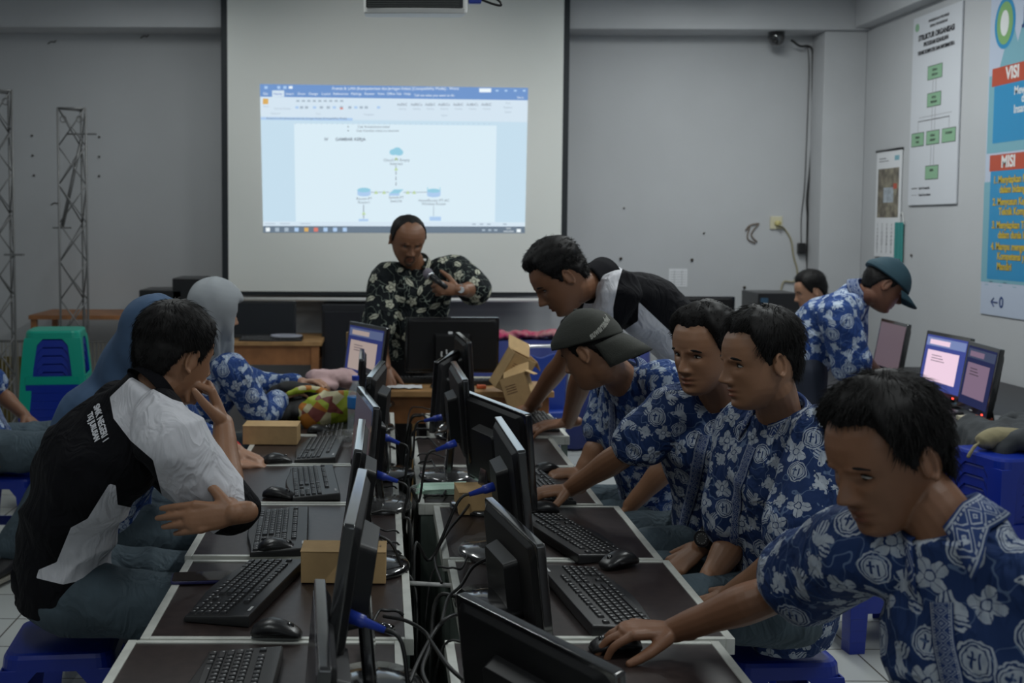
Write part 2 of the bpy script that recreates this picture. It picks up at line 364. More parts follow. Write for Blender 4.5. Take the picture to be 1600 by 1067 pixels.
for i, x in enumerate((208, 228, 250, 285, 315, 345, 372, 403, 440, 466, 490, 512, 566)): pq(x-7, 185, x+7, 196, 'gr' if i % 3 else 'lt')
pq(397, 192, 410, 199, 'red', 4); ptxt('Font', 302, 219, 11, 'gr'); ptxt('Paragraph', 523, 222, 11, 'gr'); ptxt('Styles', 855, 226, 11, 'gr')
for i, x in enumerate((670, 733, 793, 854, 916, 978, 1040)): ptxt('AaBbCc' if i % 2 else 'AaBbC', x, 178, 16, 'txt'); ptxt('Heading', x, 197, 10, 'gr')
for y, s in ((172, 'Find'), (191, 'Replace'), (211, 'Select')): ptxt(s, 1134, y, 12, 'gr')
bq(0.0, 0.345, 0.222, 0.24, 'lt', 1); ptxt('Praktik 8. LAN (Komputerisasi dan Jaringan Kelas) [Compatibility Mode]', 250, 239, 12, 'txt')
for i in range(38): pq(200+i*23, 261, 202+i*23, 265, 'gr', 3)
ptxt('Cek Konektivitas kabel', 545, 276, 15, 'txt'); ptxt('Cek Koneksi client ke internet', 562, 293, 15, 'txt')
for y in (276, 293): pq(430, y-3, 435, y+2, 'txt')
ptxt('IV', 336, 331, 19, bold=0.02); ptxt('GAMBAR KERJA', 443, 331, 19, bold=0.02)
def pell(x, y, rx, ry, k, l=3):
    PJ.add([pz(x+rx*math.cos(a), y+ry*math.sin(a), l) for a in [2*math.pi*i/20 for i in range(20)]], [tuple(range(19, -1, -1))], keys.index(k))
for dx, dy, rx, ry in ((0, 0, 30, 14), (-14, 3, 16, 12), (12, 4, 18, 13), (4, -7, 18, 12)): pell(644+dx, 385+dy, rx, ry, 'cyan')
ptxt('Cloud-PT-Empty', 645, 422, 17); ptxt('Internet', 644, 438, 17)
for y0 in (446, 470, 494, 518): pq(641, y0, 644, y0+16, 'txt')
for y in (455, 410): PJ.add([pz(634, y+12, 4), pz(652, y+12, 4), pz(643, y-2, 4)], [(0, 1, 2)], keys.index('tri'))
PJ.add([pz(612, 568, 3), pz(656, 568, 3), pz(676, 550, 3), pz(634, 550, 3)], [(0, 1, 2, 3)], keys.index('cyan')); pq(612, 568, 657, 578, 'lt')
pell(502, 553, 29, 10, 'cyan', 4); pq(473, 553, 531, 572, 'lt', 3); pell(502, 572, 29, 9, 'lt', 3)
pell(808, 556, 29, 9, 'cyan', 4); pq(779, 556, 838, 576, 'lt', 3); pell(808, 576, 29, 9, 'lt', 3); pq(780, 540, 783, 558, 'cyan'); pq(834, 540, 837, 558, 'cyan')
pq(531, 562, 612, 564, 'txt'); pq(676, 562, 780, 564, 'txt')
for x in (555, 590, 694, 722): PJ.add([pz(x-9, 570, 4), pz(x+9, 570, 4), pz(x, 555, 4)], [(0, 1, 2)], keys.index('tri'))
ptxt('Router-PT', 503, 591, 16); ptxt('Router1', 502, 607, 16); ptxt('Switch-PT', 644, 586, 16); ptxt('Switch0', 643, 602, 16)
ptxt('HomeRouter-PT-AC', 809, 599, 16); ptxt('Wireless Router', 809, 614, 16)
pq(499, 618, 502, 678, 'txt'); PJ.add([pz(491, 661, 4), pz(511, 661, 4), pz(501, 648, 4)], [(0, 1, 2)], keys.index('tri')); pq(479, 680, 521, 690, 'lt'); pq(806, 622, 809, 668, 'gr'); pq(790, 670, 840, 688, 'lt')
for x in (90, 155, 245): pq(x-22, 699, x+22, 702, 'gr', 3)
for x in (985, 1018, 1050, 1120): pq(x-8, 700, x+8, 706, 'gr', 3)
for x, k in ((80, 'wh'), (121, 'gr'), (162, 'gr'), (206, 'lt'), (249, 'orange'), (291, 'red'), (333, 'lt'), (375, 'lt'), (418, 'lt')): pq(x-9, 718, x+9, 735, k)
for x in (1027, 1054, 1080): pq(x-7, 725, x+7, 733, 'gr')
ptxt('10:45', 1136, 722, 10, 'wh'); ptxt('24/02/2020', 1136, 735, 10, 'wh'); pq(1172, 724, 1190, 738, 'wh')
PJ.build('projected_image', list(EM.values()), t)  # self-glowing sheet: the projector's light is put into its emission colours

# ------------------------------------------------------------------ projector hanging from the ceiling
p = at(648, 10, 4.5)
m_grill = M('grille_grey', (0.10, 0.11, 0.10), 0.5)
pr = thing('projector', 'white ceiling projector with dark vent grille hanging upside down before the screen', 'projector', (p.x, 4.5, 2.445)); pr.rotation_euler.x = 0.13
MB().prism(rrect(0.40, 0.30, 0.03), 0.0, 0.115).build('body', m_white, pr, bevel=0.008)
g = MB().slab(-0.19, 0.18, -0.156, -0.146, 0.022, 0.11, 1)
for k in range(11): g.slab(-0.185, 0.165, -0.162, -0.155, 0.026+k*0.008, 0.029+k*0.008, 0)
g.build('vent_grille', [m_grill, m_blk], pr)
MB().rings([[(x*s+0, -0.15+yy, 0.0+zz) for x, yy in ((-0.19, 0), (-0.1, -0.02), (0, -0.027), (0.1, -0.02), (0.19, 0), (0.19, 0.03), (-0.19, 0.03))] for s, zz in ((1, 0.02), (0.98, 0.0))]).build('front_lip', m_white, pr, bevel=0.003)
MB().cyl((0, 0, 0.115), (0, 0, 0.95), 0.02).build('mount_pole', m_white, pr, smooth=True)
MB().cyl((-0.1, 0.125, 0.06), (-0.1, 0.148, 0.06), 0.035).build('lens', m_glossy, pr, smooth=True)
cb = thing('video_cable', 'short black cable with blue plug hanging from the side of the projector', 'cable', (p.x+0.2, 4.42, 2.50))
MB().box((0.03, -0.02, -0.005), (0.05, 0.03, 0.045)).build('plug', m_vga, cb, bevel=0.005)
MB().tube(smooth_path([(0.05, -0.02, 0.01), (0.09, -0.02, 0.005), (0.125, -0.03, -0.02), (0.13, -0.03, -0.035), (0.10, -0.03, -0.03), (0.05, -0.02, -0.01), (0.02, 0.0, 0.0), (0.01, 0.04, 0.1), (-0.1, 0.06, 0.3)]), 0.0045).build('cord', m_cab_blk, cb, smooth=True)

# ------------------------------------------------------------------ things on the back wall
c = at(1226, 58, 8.44)
t = thing('security_camera', 'black dome security camera under the beam near the right corner', 'camera', (c.x, 8.62, 3.085))
MB().lathe([(0.005, -0.105), (0.035, -0.1), (0.055, -0.075), (0.062, -0.04), (0.062, -0.0), (0.03, 0.0)], 24).build('dome', m_glossy, t, smooth=True)
YW = Y1-0.012
tag(MB().tube(smooth_path([at(1237, 63, 8.6), at(1250, 72, 8.7), at(1262, 72, YW), at(1269, 78, YW), at(1270, 100, YW), at(1269, 200, YW), at(1266, 260, YW), at(1261, 310, YW), at(1262, 340, YW), at(1261, 395, YW), at(1262, 425, YW)], 8), 0.009).build('camera_cable', m_cab_blk, None, True), 'thick black cable running down the wall corner from the dome camera', 'cable')
tag(MB().tube(smooth_path([at(1262, 74, YW), at(1264, 110, YW), at(1261, 200, YW), at(1257, 290, YW), at(1252, 340, YW), at(1252, 380, YW)], 8), 0.004).build('thin_cable', M('cable_grey', (0.08, 0.08, 0.08), 0.5), None, True), 'thin grey cable running beside the thick black one to the wall adapter', 'cable')
q = at(1251, 388, YW); tag(MB().box((0, 0, 0), (0.055, 0.05, 0.085)).build('power_adapter', m_blk, None, bevel=0.006, loc=(q.x, Y1-0.026, q.z)), 'small black power adapter on the back wall beside the hanging cables', 'adapter')
q = at(1213, 348, YW)
t = thing('wall_socket', 'cream square wall socket with a plug in it', 'socket', (q.x, Y1, q.z))
MB().box((0, -0.008, 0), (0.095, 0.016, 0.10)).build('face_plate', m_cream, t, bevel=0.004)
MB().cyl((0.005, -0.016, -0.005), (0.005, -0.045, -0.005), 0.022).build('plug', M('ivory_plug', (0.55, 0.48, 0.2), 0.5), t, smooth=True)
tag(MB().tube(smooth_path([at(1218, 352, 8.74), at(1226, 358, YW), at(1236, 375, YW), at(1240, 400, YW), at(1246, 425, YW), at(1240, 440, YW), at(1225, 440, YW), at(1220, 455, YW)], 6), 0.007).build('socket_cable', M('cord_beige', (0.33, 0.30, 0.2), 0.6), None, True), 'beige power cord hanging from the wall socket', 'cable')
w_ = MB()
for pts in ([(1165, 360), (1172, 352), (1186, 349)], [(1172, 352), (1168, 372), (1180, 380)], [(1186, 349), (1174, 366), (1183, 378)]): w_.tube(smooth_path([at(x, y, YW) for x, y in pts]), 0.005, 6)
tag(w_.build('wire_stub', M('bare_wire', (0.16, 0.12, 0.09), 0.6), None, True), 'loose cut wire ends sticking out of the back wall left of the socket', 'wire')
a, b_ = at(1046, 420, YW), at(1074, 448, YW)
pp = MB().slab(a.x, b_.x, Y1-0.003, Y1, b_.z, a.z)
for k in range(6): z = b_.z+0.015+k*0.02; pp.slab(a.x+0.01, b_.x-0.01, Y1-0.0035, Y1-0.003, z, z+0.003, 1)
for x in (0.04, 0.1): pp.slab(a.x+x, a.x+x+0.003, Y1-0.0035, Y1-0.003, b_.z+0.01, a.z-0.01, 1)
pp.build('paper_list', [m_paper, M('ink_grey', (0.3, 0.3, 0.32), 0.8)]); tag(bpy.data.objects['paper_list'], 'small ruled paper list taped to the back wall right of the screen', 'paper')
for i, (x, y, s) in enumerate([(970, 404, 'dark screw in the back wall right of the projection screen'), (1081, 406, 'dark screw in the back wall above the paper list'), (1163, 449, 'crusty screw hole in the back wall by the black machine'), (1100, 364, 'tiny dark nail in the back wall between screen and socket'), (975, 325, 'highest tiny nail in the bare wall right of the screen')]):
    q = at(x, y, Y1-0.004); r = 0.011 if i < 3 else 0.006
    tag(MB().lathe([(r*0.5, -0.012), (r, -0.006), (r*1.1, 0.006)], 10, M4=Matrix.Rotation(math.pi/2, 4, 'X')).build('screw', M('rust', (0.05, 0.04, 0.03), 0.7) if i < 1 else bpy.data.materials['rust'], None, True, loc=(q.x, Y1-0.006, q.z)), s, 'screw', 'screws in the back wall')
m_crack = bpy.data.materials['rust']
for i, (x, y, s) in enumerate([(80, 66, 'short dark chip in the back wall under the beam at far left'), (225, 57, 'thin dark scratch under the beam left of the screen'), (85, 318, 'dark patch of chipped plaster left of the nearer lattice tower')]):
    q = at(x, y, YW)
    tag(MB().tube(smooth_path([(-0.03, 0, -0.012), (0, 0, 0.006), (0.02, 0, 0.0), (0.035, 0, 0.016)]), 0.004, 6).build('wall_chip', m_crack, None, True, loc=(q.x, Y1-0.004, q.z)), s, 'mark')
for i, (x, y) in enumerate([(50, 212), (51, 243), (53, 274), (155, 214), (155, 245), (155, 275)]):
    q = at(x, y, Y1-0.004)
    tag(MB().cyl((0, 0.004, 0), (0, -0.008, 0), 0.008, n=8).build('wall_plug', m_crack, None, True, loc=(q.x, Y1-0.004, q.z)), ['top', 'middle', 'bottom'][i % 3] + ' hole of the three ' + ('left of' if i < 3 else 'right of') + ' the near lattice tower', 'hole', 'plug holes behind the lattice towers')

# ------------------------------------------------------------------ posters on the right wall
def onx(x, y, X=X1): d = ray(x, y); return d*(X/d.x)+V((0, 0, CAMZ))
RW = Matrix(((0, 0, -1, 0), (-1, 0, 0, 0), (0, 1, 0, 0), (0, 0, 0, 1)))     # x right along the wall, y up, z out of the wall
def board(name, label, cat, px, py, w_, h_, mat, th=0.012):
    q = onx(px, py)
    o = thing(name, label, cat, (X1, q.y, q.z))
    MB().slab(-th-0.003, -0.003, -w_, 0, -h_, 0).build('panel', mat, o, bevel=0.002)
    return o
m_bd = M('board_grey_white', (0.60, 0.62, 0.66), 0.6); m_ink = M('black_ink', (0.03, 0.03, 0.035), 0.7)
m_gbox = M('printed_green', (0.24, 0.42, 0.27), 0.7); m_line = M('printed_line', (0.3, 0.3, 0.32), 0.7)
q1, q2, q3 = onx(1434, 36), onx(1511, 20), onx(1427, 328)
bw, bh = q1.y-q2.y, q1.z-q3.z
B1 = board('organisation_chart', 'grey white organisation chart board with green boxes on the right wall', 'sign', 1431, 30, bw, bh, m_bd)
mb = MB(); th = -0.0155
def wq(mb, x, y, w_, h_, mi, l=0): mb.slab(th-0.0006-l*0.0005, th, -(x-w_/2), -(x+w_/2), y-h_/2, y+h_/2, mi)
def wt(mb, s, x, y, h, mi, bold=0.0, sx=1.0, al='CENTER', l=0.0):
    me = text_obj(s, 'txt', h, m_ink, Matrix.Translation((th-0.0015-l, -x, y)) @ RW, bold=bold*h, ext=0.0005, sx=sx, align=al); add_mesh(mb, me, mi); bpy.data.meshes.remove(me)
hx = bw/2
wt(mb, 'PEMERINTAH PROVINSI', hx+0.03, -0.055, 0.026, 0); wt(mb, 'DINAS PENDIDIKAN', hx+0.03, -0.09, 0.026, 0)
wt(mb, 'STRUKTUR ORGANISASI', hx, -0.15, 0.052, 0, 0.03, 0.85); wt(mb, 'PROGRAM KEAHLIAN', hx, -0.20, 0.040, 0, 0.03, 0.85); wt(mb, 'TEKNIK KOMPUTER DAN INFORMATIKA', hx, -0.25, 0.036, 0, 0.03, 0.75)
mb.cyl((th, -0.06, -0.07), (th-0.001, -0.06, -0.07), 0.028, mi=1)
def bx(x, y, w_, h_, s1, s2):
    wq(mb, x, y, w_+0.008, h_+0.008, 0, 0); wq(mb, x, y, w_, h_, 1, 1); wt(mb, s1, x, y+0.014, 0.022, 0, 0.02, 0.8)
    if s2: wt(mb, s2, x, y-0.016, 0.022, 0, 0.02, 0.8)
bx(hx, -0.40, 0.19, 0.085, 'KEPALA', 'SEKOLAH'); bx(hx, -0.58, 0.18, 0.085, 'KETUA', 'PROGRAM')
bx(hx-0.21, -0.83, 0.17, 0.085, 'BENDA', 'HARA'); bx(hx, -0.83, 0.17, 0.085, 'KEPALA', 'LABORAT'); bx(hx+0.21, -0.83, 0.17, 0.085, 'TOOLMAN', ''); bx(hx, -1.06, 0.17, 0.085, 'SISWA', '')
for dx in (-0.02, 0.02): wq(mb, hx+dx, -0.49, 0.004, 0.10, 2); wq(mb, hx+dx, -0.70, 0.004, 0.17, 2); wq(mb, hx+dx, -0.945, 0.004, 0.15, 2)
wq(mb, hx, -0.71, 0.42, 0.005, 0); wq(mb, hx+0.02, -0.685, 0.44, 0.003, 2)
for dx in (-0.21, 0.21): wq(mb, hx+dx, -0.745, 0.004, 0.08, 2)
wq(mb, 0.09, -1.16, 0.08, 0.006, 0); wt(mb, 'Garis Komando', 0.23, -1.16, 0.024, 0); wq(mb, 0.09, -1.205, 0.08, 0.003, 2); wt(mb, 'Garis Koordinasi', 0.24, -1.205, 0.024, 0)
mb.build('print', [m_ink, m_gbox, m_line], B1)
# vision and mission poster
m_pb = M('poster_pale', (0.50, 0.56, 0.68), 0.35); m_pblue = M('poster_blue', (0.03, 0.27, 0.52), 0.35); m_pred = M('poster_red', (0.48, 0.08, 0.04), 0.35)
m_pgr = M('poster_green', (0.22, 0.42, 0.16), 0.35); m_pteal = M('poster_teal', (0.20, 0.42, 0.50), 0.35); m_py = M('poster_yellow', (0.62, 0.45, 0.05), 0.35); m_pw = M('poster_white', (0.75, 0.76, 0.75), 0.35); m_pnavy = M('poster_navy', (0.02, 0.05, 0.18), 0.35); m_pd = M('poster_brown', (0.12, 0.06, 0.04), 0.4)
q = onx(1551, 0); q3 = onx(1536, 490); top = 3.05; ph = top-q3.z
B2 = thing('vision_poster', 'tall blue and pale poster headed VISI and MISI on the right wall', 'poster', (X1, q.y, top))
th = -0.007
MB().slab(-0.007, -0.003, -1.2, 0, -ph, 0).build('panel', m_pb, B2)
mb = MB()
def pxw(x, y): q_ = onx(x, y); return q.y-q_.y, q_.z-top
def pbox(x0, y0, x1, y1, mi, l=0, sl=0):
    (a, bb), (c_, d_) = pxw(x0, y0), pxw(x1, y1); wq(mb, (a+c_)/2, (bb+d_)/2, c_-a, bb-d_, mi, l)
W_ = 1.2
def prow(y0, y1, x0, mi, l=0, x1=None):       # rows of the poster measured down its left edge
    a, z0 = pxw(x0, y0); z1 = pxw(x0, y1)[1]; x1 = W_-0.06 if x1 is None else x1
    wq(mb, (a+x1)/2, (z0+z1)/2, x1-a, z0-z1, mi, l); return a, (z0+z1)/2
mb.rings([[(th-0.0005-k*0.0006, -0.16-0.11*math.cos(a), pxw(1560, 40)[1]+0.15*math.sin(a)) for a in [2*math.pi*i/28 for i in range(28)]] for k in (0, 1)], 1)
mb.rings([[(th-0.0015-k*0.0006, -0.16-0.085*math.cos(a), pxw(1560, 40)[1]+0.125*math.sin(a)) for a in [2*math.pi*i/28 for i in range(28)]] for k in (0, 1)], 3)
mb.rings([[(th-0.0028-k*0.0006, -0.16-0.045*math.cos(a), pxw(1560, 40)[1]+0.075*math.sin(a)) for a in [2*math.pi*i/28 for i in range(28)]] for k in (0, 1)], 5)
wt(mb, 'tt', 0.16, pxw(1560, 42)[1], 0.09, 3, 0.03)
wt(mb, 'JURUSAN', 0.62, pxw(1600, 18)[1]-0.02, 0.13, 4, 0.03); wt(mb, 'TEKNIK KOMPUTER', 0.70, pxw(1600, 42)[1], 0.07, 4, 0.03); wt(mb, 'DAN JARINGAN', 0.62, pxw(1600, 54)[1], 0.05, 4, 0.0)
z = pxw(1552, 108)[1]
mb.add([(th-0.0008, -x, z+y) for x, y in ((0.12, 0.0), (0.24, 0.26), (0.30, 0.12), (0.38, 0.30), (0.52, 0.0))], [(0, 1, 2, 3, 4)], 2)
prow(120, 240, 1548, 2, 0, 1.15); prow(285, 440, 1540, 2, 0, 1.15)
prow(134, 224, 1556, 1, 1); prow(108, 136, 1553, 6, 2, 0.5); prow(243, 268, 1549, 6, 2, 0.45); prow(268, 436, 1550, 1, 1)
a, z = pxw(1553, 121); wt(mb, 'VISI', 0.26, z, 0.10, 5, 0.035, 0.9); a, z = pxw(1553, 255); wt(mb, 'MISI', 0.25, z, 0.095, 5, 0.035, 0.9)
for s, y in (('Mewujudkan Tamatan yang', 148), ('dalam bidang Teknik', 161), ('Insan Cerdas dan Terampil', 176), ('serta Mandiri', 191), ('dan Beriman', 207)): wt(mb, s, 0.60, pxw(1560, y)[1], 0.068, 5, 0.02, 0.85)
for i, (s, y) in enumerate((('1. Menyiapkan Peserta Didik', 282), ('dalam bidang keahlian', 297), ('2. Menyusun Kegiatan Belajar', 316), ('Teknik Komputer dan Jaringan', 331), ('3. Menyiapkan Tenaga Kerja', 352), ('dalam dunia kerja', 367), ('4. Mampu mengembangkan diri', 385), ('Kompetensi yang handal', 400), ('Mandiri', 416))):
    z = pxw(1555, y)[1]; x = 0.10 if s[0].isdigit() else 0.17
    wt(mb, s, x, z, 0.060, 9, 0.05, 0.85, 'LEFT')
    wt(mb, s, x, z, 0.060, 8, 0.025, 0.85, 'LEFT', 0.0012)
z = pxw(1540, 470)[1]
mb.tube([(th-0.001, -0.12, z), (th-0.001, -0.19, z)], 0.004, 6, 7); mb.tube([(th-0.001, -0.12, z), (th-0.001, -0.15, z+0.025)], 0.004, 6, 7); mb.tube([(th-0.001, -0.12, z), (th-0.001, -0.15, z-0.025)], 0.004, 6, 7)
wt(mb, '0', 0.23, z, 0.09, 7, 0.02)
for k in range(7): wq(mb, 0.06+0.05*k, z+0.10+0.02*(k % 3), 0.035, 0.004, 2, 0)
mb.rings([[(th-0.0006-k*0.0006, -0.55-r_*math.cos(a), z-0.12+r_*math.sin(a)) for a in [math.pi/2+math.pi/2*i/10-math.pi/2 for i in range(11)] + [0] for r_ in (0.2,)] for k in (0, 1)], 7)
mb.build('print', [m_ink, m_pblue, m_pteal, m_pgr, m_pnavy, m_pw, m_pred, m_pnavy, m_py, m_pd], B2)
# calendar with photograph page
q1, q2, q3 = onx(1374, 237), onx(1413, 236), onx(1366, 400)
cw, ch = q1.y-q2.y, q1.z-q3.z
B3 = thing('wall_calendar', 'hanging wall calendar with a picture over the month table on the right wall', 'calendar', (X1, q1.y+0.01, q1.z))
MB().slab(-0.012, -0.006, -cw, 0, -ch, 0).build('page', m_paper, B3)
MB().cyl((-0.012, 0.01, 0.0), (-0.012, -cw-0.01, 0.0), 0.008).build('binding', m_blk, B3, smooth=True)
th = -0.012; mb = MB(); m_ph = M('printed_photo', (0.10, 0.085, 0.07), 0.6, noise_=(14, 0.5, (0.30, 0.27, 0.2))); m_ph2 = M('printed_photo_pale', (0.45, 0.50, 0.55), 0.6, noise_=(30, 0.3))
wq(mb, cw*0.5, -ch*0.40, cw*0.84, ch*0.46, 1); wq(mb, cw*0.52, -ch*0.42, cw*0.40, ch*0.14, 2, 1); wq(mb, cw*0.78, -ch*0.34, cw*0.14, ch*0.05, 3, 2); wq(mb, cw*0.82, -ch*0.08, cw*0.18, ch*0.045, 4)
wq(mb, cw*0.25, -ch*0.075, cw*0.28, ch*0.012, 0); wq(mb, cw*0.3, -ch*0.10, cw*0.38, ch*0.01, 0)
for r_ in range(8):
    for k in range(5): wt(mb, str((r_*5+k) % 31+1), cw*(0.12+0.19*k), -ch*(0.70+0.036*r_), 0.03, 0)
mb.build('print', [m_line, m_ph, m_ph2, m_pred, m_pteal], B3)
q = onx(1411, 345)
t = thing('face_mask', 'teal pleated face mask hanging by its loop on the right wall beside the calendar', 'mask', (X1, q.y, q.z))
mb = MB()
for k in range(4): mb.slab(-0.02-0.004*(k % 2), -0.012, -0.04+0.03*k, -0.012+0.03*k, -0.42, -0.01)
mb.build('fabric', M('mask_teal', (0.04, 0.25, 0.24), 0.8), t, bevel=0.004)
MB().tube(smooth_path([(-0.012, -0.04, -0.02), (-0.01, 0.0, 0.06), (-0.012, 0.06, -0.02)]), 0.003, 6).build('loop', m_white, t, smooth=True)
q = onx(1425, 399); tag(MB().cyl((0, 0, 0), (-0.01, 0, 0), 0.008, n=8).build('screw', m_crack, None, True, loc=(X1, q.y, q.z)), 'small dark screw in the right wall below the organisation chart', 'screw')
# ------------------------------------------------------------------ desks
ZD = 0.71
def make_desk():
    t = thing('computer_desk', '', 'desk')
    MB().slab(-0.285, 0.285, -0.272, 0.272, ZD-0.028, ZD).build('tabletop', m_lam, t)
    e = MB(); a, h = 0.30, 0.288
    e.slab(-a, -a+0.02, -h, h, ZD-0.034, ZD+0.003).slab(a-0.02, a, -h, h, ZD-0.034, ZD+0.003)
    e.slab(-a+0.02, a-0.02, -h, -h+0.014, ZD-0.034, ZD+0.003).slab(-a+0.02, a-0.02, h-0.014, h, ZD-0.034, ZD+0.003)
    e.build('edge_trim', m_alu, t, bevel=0.0015)
    MB().slab(0.272, 0.292, -0.27, 0.27, 0.03, ZD-0.034).build('back_panel', m_cab, t, bevel=0.002)
    for s in (-1, 1): MB().slab(-0.12, 0.27, s*0.275-0.008, s*0.275+0.008, 0.03, ZD-0.034).build('side_panel', m_cab, t, bevel=0.002)
    for sx in (-0.28, 0.28):
        for sy in (-0.27, 0.27): MB().box((sx, sy, (ZD-0.034)/2), (0.024, 0.024, ZD-0.034)).build('leg', m_cab, t)
    return t
DL = [(-0.255, 2.105, 'nearest desk of the left row, a keyboard sticking up from the picture bottom'), (-0.232, 2.69, 'second nearest desk of the left row with the phone on it'), (-0.243, 3.30, 'third desk of the left row, under the elbow of the boy in black and white'),
      (-0.247, 3.89, 'fourth desk of the left row, an empty strip at its left'), (-0.25, 4.48, 'fifth desk of the left row with the cardboard box at its corner'), (-0.25, 5.07, 'sixth desk of the left row, covered by the black bag')]
DR = [(0.435, 2.11, 'nearest desk of the right row, under the front boy and his mouse'), (0.475, 2.70, 'second nearest desk of the right row with an angled keyboard and a mouse'), (0.462, 3.285, 'third desk of the right row, where the stretched arm reaches'),
      (0.415, 3.88, 'fourth desk of the right row with the green masks'), (0.42, 4.46, 'fifth desk of the right row, bare brown top'), (0.50, 5.05, 'sixth desk of the right row, under the leaning boy\'s hand, standing out to the right'), (0.46, 5.30, '')]
desk0 = make_desk()
for i, (x, y, s) in enumerate(DL):
    d = desk0 if i == 0 else dup(desk0, (x, y, 0), 0)
    d.location = (x, y, 0); d['label'] = s; d['group'] = 'dark topped computer desks in two rows'
for i, (x, y, s) in enumerate(DR[:6]): dup(desk0, (x, y, 0), math.pi, s)
# ------------------------------------------------------------------ monitors
def monitor(A, B, face, label, tilt=7, W=None, H=0.27, on=None, off=None, base='round', zd=ZD, led=False, group='monitors along the two desk rows', wrap=False, plug=False):
    # A, B: the ends of its top edge; face: the way the screen looks
    A, B = V(A), V(B); c = (A+B)/2; a = (B-A); a.z = 0; W = W or a.length; a.normalize()
    n = V((-a.y, a.x, 0));
    if n.dot(V(face)) < 0: n = -n
    rz = math.atan2(n.x, -n.y)         # local -Y looks along n
    zt = c.z-zd
    T = math.radians(tilt)
    org = V((c.x, c.y, zd)) - n*0.0
    up = V((0, -(-math.sin(T)), math.cos(T)))        # local panel up leans away from the user
    tp = V((0, 0.0, zt)); ctr = tp - up*(H/2)
    R = Matrix.Rotation(-T, 4, 'X')
    PM = Matrix.Translation(ctr) @ R
    t = thing('computer_monitor', label, 'monitor', org, rz, group)
    fr = MB(); bz = 0.017
    fr.prism(rrect(W, H, 0.008), 0, 0.022, M4=PM @ Matrix.Rotation(math.pi/2, 4, 'X') @ Matrix.Translation((0, 0, -0.011)))
    fr.build('bezel', m_glossy, t, bevel=0.003)
    rb = MB(); rb.rings([[(x, 0.010, z) for x, z in rrect(W*0.96, H*0.94, 0.02)], [(x, 0.022, z) for x, z in rrect(W*0.9, H*0.86, 0.03)]], M4=PM)
    rb.rings([[(x, 0.020, z-0.02) for x, z in rrect(0.19, 0.17, 0.012)], [(x, 0.055, z-0.02) for x, z in rrect(0.17, 0.15, 0.012)]], M4=PM)
    rb.build('rear_housing', m_rear, t, bevel=0.003)
    sc = MB().box((0, -0.0112, 0.004), (W-2*bz, 0.0012, H-2*bz-0.012), M4=PM)
    o = sc.build('screen', off or m_scr, t)
    if on: on(t, PM, W-2*bz, H-2*bz-0.012)
    if led: MB().box((W*0.36, -0.012, -H/2+0.009), (0.012, 0.002, 0.006), M4=PM).build('power_light', m_led, t)
    MB().box((W*0.0, -0.0116, -H/2+0.010), (0.03, 0.001, 0.005), M4=PM).build('brand_plate', m_legend, t)
    bc = PM @ V((0, 0.05, -0.05)); by = bc.y+0.040
    nk = MB(); nk.rings([[(x, by-0.035+yy, 0.015) for x, yy in rrect(0.075, 0.028, 0.008)], [(x, bc.y-0.012+yy, bc.z) for x, yy in rrect(0.055, 0.028, 0.008)]])
    nk.build('stand_neck', m_glossy, t, bevel=0.002)
    bs = MB()
    bs.rings([[(0.115*k*math.cos(a_), by-0.03+0.10*k*math.sin(a_), z) for a_ in [2*math.pi*i/36 for i in range(36)]] for k, z in ((0.98, 0), (1, 0.008), (0.93, 0.017), (0.3, 0.025))]) if base == 'round' else bs.prism(rrect(0.24, 0.17, 0.02, cy=by-0.03), 0, 0.016)
    bs.build('stand_base', m_glossy, t, smooth=True)
    if wrap: MB().rings([[(0.125*k*math.cos(a_)*(1+0.03*math.sin(7*a_)), by-0.03+0.11*k*math.sin(a_)*(1+0.04*math.sin(5*a_)), z+0.004*math.sin(9*a_)) for a_ in [2*math.pi*i/48 for i in range(48)]] for k, z in ((1.0, 0.004), (1.03, 0.016), (0.9, 0.027), (0.4, 0.035))]).build('plastic_wrap', m_wrap, t, smooth=True)
    if plug:
        j = PM @ V((0.05, 0.035, -0.085)); pm = MB().box((j.x, j.y+0.02, j.z-0.025), (0.036, 0.017, 0.048), tap=(1, 1)); pm.cyl((j.x, j.y+0.02, j.z-0.05), (j.x, j.y+0.025, j.z-0.075), 0.007, 0.004)
        pm.build('video_plug', m_vga, t, bevel=0.003)
    return t
def me_(a, b, z): return on(*a, z), on(*b, z)
LN, RN = (-1, 0, 0), (1, 0, 0)
def office(dark=1.0, tone=(0.62, 0.52, 0.55)):
    def f(t, PM, w_, h_):
        mats = [em('mon_blue', (0.05*dark, 0.07*dark, 0.30*dark)), em('mon_page', tuple(c*dark for c in tone)), em('mon_bar', (0.20*dark, 0.26*dark, 0.50*dark)), em('mon_text', (0.2*dark, 0.15*dark, 0.2*dark))]
        mb = MB()
        def q(x0, x1, z0, z1, mi, l): mb.box(((x0+x1)/2*w_, -0.0118-0.0004*l, 0.004+(z0+z1)/2*h_), ((x1-x0)*w_, 0.0004, (z1-z0)*h_), mi, PM)
        q(-0.5, 0.5, -0.5, 0.5, 0, 0); q(-0.42, 0.36, -0.36, 0.22, 1, 1); q(-0.48, 0.48, 0.30, 0.46, 2, 1); q(-0.4, 0.1, 0.33, 0.42, 1, 2)
        for k in range(3): q(-0.30, -0.05+0.04*k, 0.12-0.05*k, 0.135-0.05*k, 3, 2)
        mb.build('screen_image', mats, t)
    return f
m_scr2 = M('screen_dim_purple', (0.045, 0.033, 0.045), 0.3, emit=((0.30, 0.24, 0.30), 0.10))
monitor(*me_((500, 903), (508, 1044), 0.94), LN, 'black monitor nearest the camera in the left row, cut by the picture bottom', 5)
monitor(*me_((567, 731), (546, 820), 1.10), LN, 'second nearest black monitor of the left row, long glossy top edge', 8)
